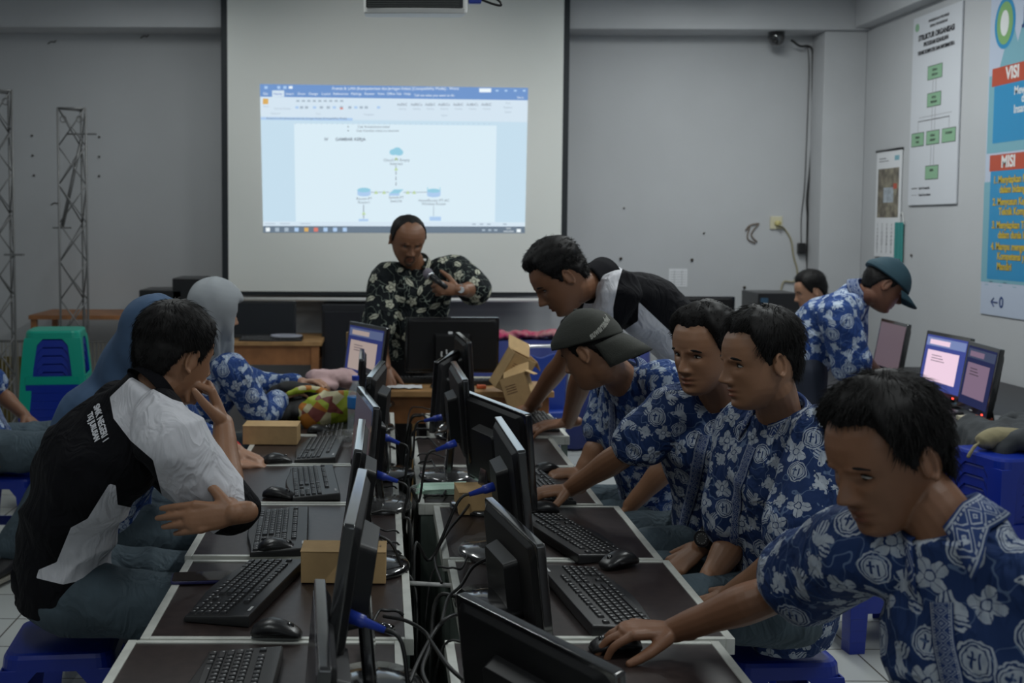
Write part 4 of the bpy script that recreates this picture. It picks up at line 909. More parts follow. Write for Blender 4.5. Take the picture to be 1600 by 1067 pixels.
tag(MB().slab(-0.11, 0.11, -0.2, 0.2, 0, 0.27).build('computer_tower', m_blk, None, bevel=0.006, loc=((p0.x+p1.x)/2, 8.35, 0.95)), 'black box just left of the grey veil, taller than the machine beside it', 'computer')
# lattice towers
def lattice(x, y, h, w_, label, rz, n=9, tilt=0.0):
    t = thing('lattice_tower', label, 'tower', (x, y, 0), rz, 'slim steel antenna towers against the back wall')
    c = [(0, 0), (w_, 0), (w_*0.62, w_*0.8)]
    for a, b_ in c: MB().cyl((a, b_, 0), (a, b_, h), 0.008, n=8).build('leg', m_steel, t, True)
    for i in range(3):
        a, b_ = c[i], c[(i+1) % 3]; mb = MB(); s = h/n
        for k in range(n):
            u, v_ = (a, b_) if (k+i) % 2 == 0 else (b_, a)
            mb.cyl((*u, k*s), (*v_, (k+1)*s), 0.0055, n=6)
            if i == 0: mb.cyl((*v_, k*s), (*u, (k+1)*s), 0.0055, n=6)
        mb.cyl((*a, h-0.005), (*b_, h-0.005), 0.008, n=6)
        mb.build('brace', m_steel, t, True)
    for q in (0.04, w_-0.04): MB().tube([(q+0.022*math.cos(a), -0.004, h-0.08+0.022*math.sin(a)) for a in [2*math.pi*i/16 for i in range(16)]], 0.004, 6, closed=True).build('ring', m_steel, t, True)
    return t
p = at(90, 168, 7.9); tw = lattice(p.x, 7.9, p.z, 0.195, 'nearer complete lattice tower behind the stool stack, a slanted bar inside', 0.0)
a, b_ = at(128, 214, 7.93)-V((p.x, 7.9, 0)), at(97, 356, 7.93)-V((p.x, 7.9, 0))
MB().cyl(a, b_, 0.013, n=8).build('inner_bar', m_steel, tw, True)
MB().box(a+V((0.0, 0, 0.02)), (0.2, 0.03, 0.012), M4=None).build('bracket', m_steel, tw); MB().box(b_, (0.12, 0.05, 0.012)).build('bracket', m_steel, tw)
p = at(-28, 140, 7.7); tw = lattice(p.x, 7.7, p.z, 0.20, 'lattice tower cut by the left picture edge', 0.0)
MB().box((0.2, 0, at(20, 398, 7.7).z), (0.13, 0.04, 0.014)).build('bracket', m_steel, tw)
t = thing('wire_rack', 'low rack of thin pale vertical bars behind the stool stack', 'rack', (at(70, 540, 8.3).x, 8.3, 0)); mb = MB()
for k in range(34): mb.cyl((-0.5+k*0.03, 0, 0.0), (-0.5+k*0.03, 0, 0.75), 0.006, n=6)
mb.build('bars', M('rack_bar', (0.25, 0.24, 0.2), 0.6), t, True)
for z in (0.1, 0.74): MB().cyl((-0.52, 0, z), (0.51, 0, z), 0.008, n=8).build('rail', m_steel, t, True)
MB().slab(-0.5, -0.1, 0.02, 0.06, 0.05, 0.62).build('panel', M('rack_yellow', (0.20, 0.15, 0.03), 0.7), t)
# right: table along the wall
m_btab = M('table_black', (0.022, 0.022, 0.025), 0.5)
t = thing('side_table', 'black table along the right wall carrying three lit monitors', 'table', (3.08, 5.75, 0))
MB().slab(-0.62, 0.54, -1.35, 1.45, ZD-0.03, ZD).build('tabletop', m_btab, t, bevel=0.003)
for sx in (-0.58, 0.5):
    for sy in (-1.3, 1.4): MB().slab(sx-0.025, sx+0.025, sy-0.025, sy+0.025, 0, ZD-0.03).build('leg', m_btab, t)
GS = 'monitors on the right wall table'
monitor(*me_((1380, 497), (1422, 507), 1.07), LN, 'farthest monitor on the right table, dim mauve screen beside the bending man', 9, H=0.30, off=M('scr_mauve', (0.05, 0.04, 0.05), 0.3, emit=((0.16, 0.11, 0.13), 0.55)), base='flat', group=GS)
monitor(*me_((1452, 516), (1521, 529), 1.07), LN, 'middle monitor on the right table, its screen the brightest, pink and blue', 9, H=0.32, on=office(0.9, (0.95, 0.70, 0.85)), led=True, base='flat', group=GS)
monitor(*me_((1518, 533), (1567, 546), 1.07), LN, 'nearest monitor on the right table with a dim blue screen', 9, H=0.32, on=office(0.22, (0.9, 0.6, 0.9)), led=True, base='flat', group=GS)
GK2 = 'keyboards on the right table'
p = at(1468, 604, 5.6); dup(kb0, (2.68, 5.50, ZD), -hp, 'keyboard under the bright middle monitor of the right table', GK2); dup(kb0, (2.62, 4.98, ZD), -hp, 'keyboard under the nearest monitor of the right table', GK2)
p = on(1527, 668, ZD); t = thing('small_box', 'small white and red carton lying below the nearest right-hand monitor', 'box', (p.x, p.y+0.03, ZD), 0.05)
MB().slab(-0.06, 0.06, -0.045, 0.045, 0, 0.045).build('carton', m_cream, t, bevel=0.003); MB().slab(0.015, 0.0605, -0.0455, 0.0455, 0.02, 0.0455).build('label_patch', m_pred, t)
tag(MB().tube(smooth_path([(3.0, 5.05, 0.86), (3.1, 5.0, 0.85), (3.14, 4.95, 0.75), (3.1, 4.9, 0.74), (3.0, 4.85, 0.73), (3.1, 4.75, 0.73)]), 0.006, 8).build('cable', m_cab_blk, None, True), 'black cable looping behind the nearest right-hand monitor', 'cable')
mb = MB()
for i in range(22): mb = ell(mb, (random.uniform(-0.26, 0.32), random.uniform(-0.2, 0.22), random.uniform(0.0, 0.05)), (0.13, 0.10, 0.035), Matrix.Rotation(random.uniform(-0.4, 0.4), 3, 'X'))
for i in range(8): limb(mb, [(-0.30, -0.2+0.055*i, 0.03), (-0.37, -0.2+0.05*i, -0.02), (-0.375, -0.2+0.055*i, -0.22-0.02*(i % 3))], (0.04, 0.035, 0.03))
me = organic(mb, 0.011, 3); folds(me, 0.012, 30, seed=8)
o = finish(me, 'jacket', M('dark_grey_fabric', (0.045, 0.05, 0.055), 0.9, noise_=(10, 0.4))); o.location = (2.84, 4.62, ZD+0.03)
tag(o, 'dark grey jacket heaped over the near end of the right table', 'jacket')
mb = MB(); limb(mb, [(-0.09, 0, 0), (-0.03, 0.0, 0.01), (0.12, 0.0, 0.0)], (0.035, 0.042, 0.038)); limb(mb, [(-0.09, 0, 0), (-0.14, -0.02, -0.02), (-0.17, -0.03, -0.06)], (0.008, 0.006, 0.006))
me = organic(mb, 0.005, 2); folds(me, 0.004, 70, seed=2); p = at(1585, 690, 4.4)
o = finish(me, 'cloth_pouch', M('khaki_canvas', (0.24, 0.21, 0.12), 0.9)); o.location = (p.x, 4.45, 0.45+0.27+0.042)
tag(o, 'rolled khaki cloth pouch lying on the blue stools at the right edge', 'pouch')
# back right table with dark machines
t = thing('back_table', 'table by the back wall right of the screen, mostly behind the boys', 'table', (2.9, 8.2, 0))
MB().slab(-0.85, 0.4, -0.28, 0.28, 0.72, 0.75).build('tabletop', m_btab, t)
for sx in (-0.8, 0.36):
    for sy in (-0.24, 0.24): MB().slab(sx-0.02, sx+0.02, sy-0.02, sy+0.02, 0, 0.72).build('leg', m_btab, t)
monitor(at(1057, 463, 8.2), at(1148, 463, 8.2), (0, 1, 0), 'dark monitor by the back wall above the boy with curly hair', 3, H=0.28, zd=0.75, base='flat', group='monitors on tables')
p0, p1 = at(1176, 452, 8.15), at(1241, 452, 8.15)
t = thing('black_machine', 'black box-shaped machine under the wall socket by the back wall', 'computer', ((p0.x+p1.x)/2, 8.2, 0.75)); w_ = (p1.x-p0.x)/2
MB().slab(-w_, w_, -0.18, 0.2, 0, 0.385).build('body', m_blk, t, bevel=0.006); MB().slab(-w_*0.9, -w_*0.55, -0.185, -0.18, 0.28, 0.35).build('badge', M('badge_blue', (0.03, 0.07, 0.12), 0.3), t)
# ------------------------------------------------------------------ bag, pink cloth, bottle, plastic at the end of the left row
mb = MB(); 
for i in range(14): mb = ell(mb, (random.uniform(-0.13, 0.12), random.uniform(-0.1, 0.1), 0.05+random.uniform(0, 0.04)), (0.10, 0.09, 0.05))
limb(mb, [(-0.13, 0, 0.1), (-0.05, -0.02, 0.155), (0.07, -0.02, 0.15), (0.14, 0, 0.08)], (0.02, 0.03, 0.03, 0.02))
me = organic(mb, 0.008, 3); folds(me, 0.008, 40, seed=4); p = on(462, 662, ZD)
o = finish(me, 'black_bag', M('bag_black', (0.012, 0.012, 0.012), 0.7)); o.location = (p.x-0.01, 5.07, ZD+0.005)
tag(o, 'black soft bag on the last desk of the left row', 'bag')
mfl = bpy.data.materials.new('floral_print'); mfl.use_nodes = True; nt = mfl.node_tree; tc = nt.nodes.new('ShaderNodeTexCoord'); vo = nt.nodes.new('ShaderNodeTexVoronoi'); vo.inputs['Scale'].default_value = 20
nt.links.new(tc.outputs['Object'], vo.inputs['Vector']); rp = nt.nodes.new('ShaderNodeValToRGB'); rp.color_ramp.interpolation = 'CONSTANT'
for k, (pos, c) in enumerate(((0, (0.35, 0.42, 0.03)), (0.3, (0.55, 0.50, 0.30)), (0.5, (0.20, 0.05, 0.04)), (0.72, (0.45, 0.16, 0.02)))):
    e_ = rp.color_ramp.elements[k] if k < 2 else rp.color_ramp.elements.new(pos); e_.position = pos; e_.color = (*c, 1)
sp = nt.nodes.new('ShaderNodeSeparateColor'); nt.links.new(vo.outputs['Color'], sp.inputs[0]); nt.links.new(sp.outputs[0], rp.inputs[0]); nt.links.new(rp.outputs[0], nt.nodes['Principled BSDF'].inputs['Base Color'])
mb = MB(); limb(mb, [(-0.11, -0.02, 0.03), (-0.04, -0.02, 0.06), (0.05, 0, 0.075), (0.11, 0.0, 0.085)], (0.045, 0.05, 0.045, 0.035), flat=1.6, ref=(0, 0, 1)); limb(mb, [(-0.2, 0.02, 0.13), (-0.12, 0.02, 0.15), (-0.03, 0.02, 0.135)], (0.012, 0.016, 0.012))
me = organic(mb, 0.007, 2); folds(me, 0.005, 50, seed=9); p = on(522, 662, ZD)
o = finish(me, 'floral_pouch', mfl); o.location = (p.x, 4.98, ZD+0.02); tag(o, 'yellow green and brown flowered pouch leaning on the black bag', 'pouch')
mb = MB()
for i in range(8): mb = ell(mb, (random.uniform(-0.10, 0.1), random.uniform(-0.05, 0.05), 0.02+random.uniform(0, 0.05)), (0.07, 0.06, 0.035))
me = organic(mb, 0.008, 2); folds(me, 0.007, 55, seed=12); p = at(528, 612, 5.3)
o = finish(me, 'pink_garment', M('pale_pink_cloth', (0.50, 0.34, 0.34), 0.85)); o.location = (p.x, 5.28, p.z-0.02); o.location.z = ZD+0.12
tag(o, 'pale pink cloth bundled behind the bag on the last left desk', 'cloth')
p = on(551, 690, ZD)
t = thing('water_bottle', 'clear water bottle with a blue band behind the left row monitors', 'bottle', (-0.12, 4.72, ZD))
MB().lathe([(0.03, 0), (0.033, 0.01), (0.033, 0.13), (0.03, 0.15), (0.033, 0.165), (0.03, 0.2), (0.014, 0.235), (0.013, 0.25)], 24).build('bottle_body', M('bottle_clear', (0.55, 0.62, 0.66), 0.1, alpha=0.35), t, True)
MB().lathe([(0.034, 0.13), (0.0345, 0.135), (0.0345, 0.175), (0.034, 0.18)], 24).build('label', M('label_blue', (0.02, 0.16, 0.45), 0.4), t, True)
MB().cyl((0, 0, 0.248), (0, 0, 0.268), 0.0155, n=20).build('cap', m_vga, t, bevel=0.002)
mb = MB()
for i in range(10): mb = ell(mb, (random.uniform(-0.03, 0.03), random.uniform(-0.05, 0.05), 0.02+random.uniform(0, 0.03)), (0.028, 0.03, 0.02))
me = organic(mb, 0.006, 0); folds(me, 0.008, 110, seed=5); o = finish(me, 'plastic_bag', m_wrap, smooth=False); p = on(548, 700, ZD); o.location = (p.x-0.005, p.y, ZD+0.005)
tag(o, 'crumpled clear plastic bag beside the fifth left keyboard', 'bag')
tag(MB().tube(smooth_path([at(422, 625, 5.3), at(424, 604, 5.3), at(440, 594, 5.3), at(462, 596, 5.3), at(480, 612, 5.3), at(486, 624, 5.3)], 6), 0.005, 8).build('cable', M('cable_pale', (0.32, 0.33, 0.35), 0.5), None, True), 'pale cable arching above the black bag', 'cable')
mb = MB()
for i in range(7): mb = ell(mb, (random.uniform(-0.05, 0.05), random.uniform(-0.05, 0.05), random.uniform(0, .08)), (0.06, 0.05, 0.05))
me = organic(mb, 0.009, 2); folds(me, 0.006, 50, seed=21); o = finish(me, 'red_bag', M('red_fabric', (0.42, 0.012, 0.012), 0.7)); p = at(368, 692, 4.62); o.location = (-0.63, 4.45, p.z-0.06)
tag(o, 'small red bag in the lap of the girl in the blue head scarf', 'bag')
# ------------------------------------------------------------------ cable jungle between the rows
rc = random.Random(3); GC = 'black cables hanging in the gap between the rows'
def cable(pts, r=0.004, label='black cable hanging in the gap between the two desk rows', group=GC, mat=None): return tag(MB().tube(smooth_path(pts, 6), r, 6).build('cable', mat or m_cab_blk, None, True), label, 'cable', group)
for i in range(22):
    y = 2.2+i*0.155+rc.uniform(-.07, .07); s = rc.choice((-1, 1)); x = 0.02 if s < 0 else 0.16
    x += 0.0; z = ZD+0.012
    q_ = rc.uniform(.03, .12); cable([(x+s*q_, y+rc.choice((-1, 1))*rc.uniform(.08, .22), z), (x+s*q_*.6, y+rc.uniform(-.05, .05), z+.002), (x+s*0.015, y, z+0.004), (x-s*0.035, y+0.02, z-0.03), (x-s*(0.05+rc.uniform(0, .02)), y+rc.uniform(-.15, .15), 0.45), (x-s*0.045, y+rc.uniform(-.25, .25), 0.25), (x-s*0.06, y+rc.uniform(-.3, .3), 0.05)], rc.choice((0.003, 0.004, 0.0055)))
for i in range(14):
    y = 1.9+i*0.27; cable([(0.06+rc.uniform(-.02, .05), y+rc.uniform(-.3, .3), 0.02+0.05*k+rc.uniform(0, .04)) for k in (0, 1, 2, 3, 2, 1)], 0.005, 'black cable tangled low down in the gap between the rows', 'cables tangled near the floor between the rows')
for k, (pts) in enumerate([[(600, 963), (640, 972), (672, 1000), (660, 1050), (690, 1100)], [(672, 1000), (700, 1040), (730, 1067)], [(735, 955), (700, 965), (680, 985), (655, 1030), (640, 1067)], [(770, 870), (740, 885), (720, 915), (700, 935), (690, 975)], [(745, 770), (725, 800), (700, 830), (680, 870), (690, 910)]]):
    cable([on(x, y, ZD+0.02+0.02*(j == 1)) for j, (x, y) in enumerate(pts)][:5], 0.0045, ['black cable drooping from the second left monitor foot', 'black cable running on from the left monitor cable to the picture bottom', 'black cable from the nearest right monitor foot into the gap', 'thin black cable curving from the right monitor foot over the desk edge', 'black cable running from the small cardboard box down the right row edge'][k], 'cables lying over the desk edges')
a, b_ = on(640, 911, ZD-0.02), on(727, 916, ZD-0.02)
tag(MB().cyl(a, b_, 0.006, n=8).build('thin_rod', m_legend, None, True), 'thin grey rod bridging the gap between the two desk rows', 'rod')
# blue video plugs with their cables
for i, (a, b_, z, s) in enumerate([((545, 962), (590, 980), 2.02, 'blue video plug behind the second left monitor, lowest in the picture'), ((552, 826), (588, 836), 2.9, 'blue video plug behind the third left monitor'), ((588, 741), (609, 748), 3.45, 'blue video plug behind the fourth left monitor'), ((594, 680), (613, 688), 3.75, 'blue video plug behind the fifth left monitor'), ((772, 760), (738, 771), 2.98, 'blue video plug behind the wide right monitor over the cardboard box'), ((712, 692), (693, 699), 3.62, 'blue video plug behind the fifth right monitor'), ((690, 652), (670, 656), 4.3, 'farthest blue video plug, beside the purple screen')]):
    A, B = at(*a, z), at(*b_, z-0.01); B = A+(B-A).normalized()*0.055
    t = thing('video_cable', s, 'cable', A, 0, 'blue plugged video cables behind the monitors'); d = B-A
    MB().tube([(0, 0, 0), d*0.55, d*0.6, d*1.3], (0.013, 0.012, 0.009, 0.006), 10).build('plug', m_vga, t, True)
    sg = 1 if i < 4 else -1; tgt = V((0.085, A.y-0.05, 0.5))-A
    MB().tube(smooth_path([d*1.2, d*1.9+V((0, 0, -0.012)), V((tgt.x*0.8, d.y*3, -(A.z-ZD)+0.012)), V((tgt.x, tgt.y, -0.15)), V((tgt.x, tgt.y-0.1, tgt.z))], 6), 0.0045, 6).build('cord', m_cab_blk, t, True)
# ------------------------------------------------------------------ people
def skinmat(name, col):
    m = bpy.data.materials.new(name); m.use_nodes = True; nt = m.node_tree; b = nt.nodes['Principled BSDF']
    b.inputs['Roughness'].default_value = 0.48; b.inputs['Subsurface Weight'].default_value = 0.06; b.inputs['Subsurface Radius'].default_value = (0.01, 0.004, 0.002)
    tc = nt.nodes.new('ShaderNodeTexCoord')
    c = emix(nt, E(enoise(nt, tc.outputs['Object'], 24, 3)), col, tuple(x*0.84 for x in col)) if not setattr(E, 'nt', nt) else None
    at1 = nt.nodes.new('ShaderNodeAttribute'); at1.attribute_name = 'lip'; at2 = nt.nodes.new('ShaderNodeAttribute'); at2.attribute_name = 'shave'
    c = emix(nt, E(at1.outputs['Fac']), c, (col[0]*0.72, col[1]*0.42, col[2]*0.42))
    c = emix(nt, E(at2.outputs['Fac']), c, (0.012, 0.010, 0.009))
    nt.links.new(c, b.inputs['Base Color'])
    n2 = enoise(nt, tc.outputs['Object'], 220, 2); bp = nt.nodes.new('ShaderNodeBump'); bp.inputs['Strength'].default_value = 0.12; bp.inputs['Distance'].default_value = 0.002
    nt.links.new(n2, bp.inputs['Height']); nt.links.new(bp.outputs[0], b.inputs['Normal'])
    return m
SK = dict(a=skinmat('skin_tan', (0.31, 0.155, 0.085)), b=skinmat('skin_brown', (0.23, 0.105, 0.055)), c=skinmat('skin_light', (0.40, 0.215, 0.135)), d=skinmat('skin_dark', (0.165, 0.07, 0.04)))
m_hair = M('hair_black', (0.009, 0.008, 0.008), 0.62, spec=0.22, noise_=(60, 0.4))
m_eye = M('eye_white', (0.42, 0.40, 0.37), 0.3); m_iris = M('iris_dark', (0.012, 0.007, 0.005), 0.15)
m_bat = batik('batik_blue', (0.014, 0.036, 0.120), (0.46, 0.50, 0.55), (0.10, 0.15, 0.26))
m_batL = batik('batik_blue_light', (0.020, 0.055, 0.20), (0.50, 0.57, 0.65), (0.12, 0.19, 0.36))
m_flo = batik('batik_black_floral', (0.006, 0.009, 0.011), (0.58, 0.57, 0.45), (0.22, 0.26, 0.22), floral=True)
m_band = bandmat('woven_band', (0.02, 0.045, 0.15), (0.34, 0.38, 0.45))
m_trou = M('trousers_blue_grey', (0.066, 0.098, 0.122), 0.85, noise_=(9, 0.25), bump=(500, 0.15))
def twotone():
    m = bpy.data.materials.new('shirt_two_tone'); m.use_nodes = True; nt = m.node_tree; E.nt = nt; b = nt.nodes['Principled BSDF']; b.inputs['Roughness'].default_value = 0.85; b.inputs['Specular IOR Level'].default_value = 0.15
    a = nt.nodes.new('ShaderNodeAttribute'); a.attribute_name = 'panel'
    nt.links.new(emix(nt, E(a.outputs['Fac']) > 0.0, (0.006, 0.006, 0.008), (0.64, 0.64, 0.68)), b.inputs['Base Color']); tc = nt.nodes.new('ShaderNodeTexCoord'); foldbump(nt, tc, b, .8); return m
m_two = twotone()
for _m in (m_trou,):
    E.nt = _m.node_tree; foldbump(_m.node_tree, [n for n in _m.node_tree.nodes if n.type == 'TEX_COORD'][0], _m.node_tree.nodes['Principled BSDF'], .8)
m_shoe = M('shoe_black', (0.015, 0.015, 0.016), 0.5); m_sole = M('sole_pale', (0.35, 0.33, 0.28), 0.6)
m_bshirt = M('shirt_black', (0.006, 0.006, 0.008), 0.9, spec=0.12); m_wshirt = M('shirt_white', (0.66, 0.66, 0.70), 0.8)
HT = np.array([  # z, front, back, half width  (adult head, y forward, z up, centre between the ears)
 [-.122, .050, .000, .012], [-.116, .072, -.005, .026], [-.105, .083, -.016, .038], [-.092, .0845, -.035, .0475], [-.078, .0855, -.055, .056], [-.062, .0870, -.068, .0625],
 [-.045, .0885, -.080, .0665], [-.025, .0885, -.090, .070], [-.005, .0875, -.097, .0735], [.012, .0915, -.100, .0750], [.030, .0925, -.101, .0760], [.050, .0885, -.099, .0750],
 [.070, .0790, -.092, .0705], [.088, .0630, -.080, .0620], [.102, .0430, -.063, .0480], [.112, .0200, -.044, .0310], [.118, -.004, -.022, .010]])
def hprof(z): return [np.interp(z, HT[:, 0], HT[:, k]) for k in (1, 2, 3)]
def hsurf(az, z, feat=True, wide=1.0):
    f, b, w = hprof(z); c, hy = (f+b)/2, (f-b)/2; p = 0.87
    x = w*wide*np.sign(np.sin(az))*np.abs(np.sin(az))**p; y = c+hy*np.sign(np.cos(az))*np.abs(np.cos(az))**p
    if feat:
        fr = (np.cos(az) > 0)*np.cos(az)**0.5 if False else np.clip(np.cos(az), 0, 1)
        g = lambda cx, cz, sx, sz: np.exp(-((x-cx)/sx)**2-((z-cz)/sz)**2)
        d = 0
        zr = np.array([-.052, -.047, -.042, -.036, -.028, -.015, 0.0, .010, .018]); ar = np.array([0.0, .007, .019, .0265, .0245, .0175, .0095, .005, 0.0]); sr = np.array([.012, .012, .0125, .0115, .0095, .0075, .0075, .009, .010])
        d += np.interp(z, zr, ar)*np.exp(-(x/np.interp(z, zr, sr))**2)
        for s in (-1, 1):
            d += 0.0085*g(s*.0145, -.040, .0065, .007) - 0.012*g(s*.031, .001, .015, .0095) + .006*g(s*.030, .017, .018, .006) + .0035*g(s*.042, -.022, .018, .015) - 0.003*g(s*.045, -.062, .012, .02)
        d += 0.0085*g(0, -.0620, .019, .0048) + 0.0085*g(0, -.0760, .016, .0052) - .0055*g(0, -.0690, .022, .0026) - .004*g(0, -.087, .02, .006) + .0045*g(0, -.101, .017, .010) - 0.002*g(0, -.056, .004, .005)
        y = y+d*1.18*fr
    return np.stack([x, y, z+0*x], -1)
def frame(c, fwd, up):
    f = V(fwd).normalized(); u = V(up); u = (u-f*u.dot(f)).normalized(); r = f.cross(u)
    m = Matrix((r, f, u)).transposed().to_4x4(); m.translation = V(c); return m
def head_shell(mb, HM, s=1.0, feat=True, wide=1.0):
    zs = np.concatenate([[-.122, -.119], np.linspace(-.116, .10, 78), [.105, .110, .1145, .118]]); A = np.linspace(0, 2*np.pi, 96, endpoint=False)
    # more columns at the front
    A = A - 0.35*np.sin(A)*1.0
    rings = [[tuple(p) for p in hsurf(A, np.full(96, z), feat, wide)*s] for z in zs]
    mb.rings(rings, 0, HM)
    for sd in (-1, 1):      # ears
        R = Matrix.Rotation(sd*-0.35, 3, 'Z') @ Matrix.Rotation(-0.15, 3, 'X')
        o = MB(); ell(o, (sd*0.077*wide, -0.008, -0.008), (0.0055, 0.0145, 0.026), R); mb.add([V(v)*s for v in o.v], o.f, 0, HM)
        o = MB(); C = V((sd*0.0815*wide, -0.012, -0.006)); rim = [C+R @ V((sd*0.002, 0.0145*math.cos(a)*-1, 0.0285*math.sin(a))) for a in [math.radians(q) for q in (-95, -50, -10, 30, 65, 95, 125, 150)]]
        limb(o, rim, [0.005, 0.0042, 0.004, 0.004, 0.004, 0.004, 0.004, 0.003], 8, sub=3); mb.add([V(v)*s for v in o.v], o.f, 0, HM)
def smst(x, a, b): t = np.clip((x-a)/(b-a), 0, 1); return t*t*(3-2*t)
def hair(HM, parent, s=1.0, zf=.066, top=.026, side=.009, back=.012, curl=0.0, strands=1500, seed=1, slen=.03, lift=0.35, bald=0.0, sideburn=-.02, name='hair', mat=None, part=0.0, fringe=0.0, wide=1.0):
    zs = np.linspace(-.095, .1175, 56); n = 84; A = np.linspace(-np.pi, np.pi, n, endpoint=False)
    ad = np.array([0, 30, 50, 64, 74, 84, 92, 104, 118, 140, 180]); zl_ = np.array([zf-.002, zf+.004, zf+.001, zf-.026, .006, sideburn, .012, .008, -.022, -.056, -.066])
    def T(az, z):
        a = np.degrees(np.abs(az)); zl = np.interp(a, ad, zl_) + 0.0012*np.sin(az*23+seed)+0.001*np.sin(az*41)
        fr_ = np.clip(np.cos(az), 0, 1); m = smst(z-zl, -.002, .010+.030*fr_); sb = side+(back-side)*smst(a, 90, 150)
        th = sb+(top-sb)*smst(z, .02, .085); th = th*(1+0.12*np.sin(az*3+seed)+part*np.sin(az))
        if bald: m = m*(1-bald*smst(z, .03, .06)*smst(140-a, 0, 50))
        return -.010+m*(.010+th)
    def pt(az, z, off):
        P = hsurf(az, z, False, wide); f, b, w = hprof(z); d = np.stack([P[..., 0]*1.15, P[..., 1]-(f+b)/2, np.clip(z-0.035, 0, 1)*1.1+0*az], -1)
        d /= np.maximum(1e-6, np.linalg.norm(d, axis=-1, keepdims=True)); return P+d*off[..., None], d
    mb = MB(); rings = []
    for z in zs:
        P, d = pt(A, np.full(n, z), T(A, np.full(n, z)))
        if curl: P = P+d*(curl*hfold(P, 150, seed))[:, None]*(T(A, np.full(n, z)) > 0)[:, None]
        else: P = P+d*(0.0022*hfold(P*np.array([1, 1, .5]), 170, seed))[:, None]*(T(A, np.full(n, z)) > 0.003)[:, None]
        rings.append([tuple(p) for p in P*s])
    mb.rings(rings, 0, HM)
    r = np.random.RandomState(seed); crown = np.array([0.0, -.045, .125]); k = 0
    while k < strands:
        az = r.uniform(-np.pi, np.pi); z = r.uniform(-.06, .1175)**1.0; 
        t = float(T(np.array([az]), np.array([z]))[0])
        if t < 0.004: 
            if r.rand() < .02: k += 1
            continue
        P, d = pt(np.array([az]), np.array([z]), np.array([t*0.8])); P, d = P[0], d[0]
        tg = P-crown; tg -= d*tg.dot(d); tg /= max(1e-5, np.linalg.norm(tg))
        jit = r.normal(size=3)*0.35; v = tg+d*lift*r.uniform(0.4, 1.4)+jit*(0.5+curl*120); v /= np.linalg.norm(v)
        L = slen*r.uniform(0.5, 1.1)*(0.35 if t < side*1.25 else 1.0)*(0.25+0.75*float(smst(np.array(z-zf), 0, .035)) if abs(az) < 1.15 else 1.0); q = P; pts = [q]
        for j in range(3):
            q = q+v*L/3; v = v-d*0.28+(r.normal(size=3)*curl*60 if curl else 0); v /= np.linalg.norm(v); pts.append(q)
        rr = 0.0011*(1.4 if curl else 1); u = np.cross(v, d); u /= max(1e-6, np.linalg.norm(u)); w_ = np.cross(v, u); b0 = len(mb.v)
        vs = [tuple(HM @ V((p_+(u*math.cos(a)+w_*math.sin(a))*rr*(1-j/3.4))*s)) for j, p_ in enumerate(pts) for a in (0, 2.09, 4.19)]
        mb.v += vs
        for j in range(3):
            for i in range(3): mb.f.append((b0+j*3+i, b0+j*3+(i+1) % 3, b0+j*3+3+(i+1) % 3, b0+j*3+3+i)); mb.m.append(0)
        k += 1
    loc = V(parent.location); mb.v = [tuple(V(v)-loc) for v in mb.v]
    return mb.build(name, mat or m_hair, parent, True)
def face_parts(HM, parent, s=1.0, lid=0.55, gaze=(0, 0), brow=.0046, brow_z=.0195):
    def put(mb, name, mats, label=None):
        loc = V(parent.location); mb.v = [tuple(HM @ (V(v)*s)-loc) for v in mb.v]; o = mb.build(name, mats, parent, True)
        if label: o['label'] = label
    for sd in (-1, 1):
        x = sd*.031; y = .0725
        mb = MB(); ell(mb, (x, y-.0085, .0005), (.0150, .0130, .0130*lid))
        ell(mb, (x+gaze[0]*.004, y+.0012, .0005+gaze[1]*.003), (.0056, .0036, .0056*min(1, lid+.25)), mi=1, n=14, m=8); put(mb, 'eye', [m_eye, m_iris])
        mb = MB(); limb(mb, [(x-sd*.0145, y-.001, -.0005), (x-sd*.006, y+.0035, .0062*lid+.0025), (x+sd*.005, y+.003, .0065*lid+.002), (x+sd*.0165, y-.004, -.0005)], [.0008, .0017, .0018, .0008], 6, sub=4); put(mb, 'eyelash', m_hair)
        mb = MB(); limb(mb, [(x-sd*.019, .0885, brow_z-.003), (x-sd*.006, .0895, brow_z+.0005), (x+sd*.007, .0855, brow_z+.0015), (x+sd*.020, .0755, brow_z-.003)], [brow*.8, brow, brow*.85, brow*.4], 8, flat=0.55, ref=(0, 1, 0), sub=4); put(mb, 'eyebrow', m_hair)
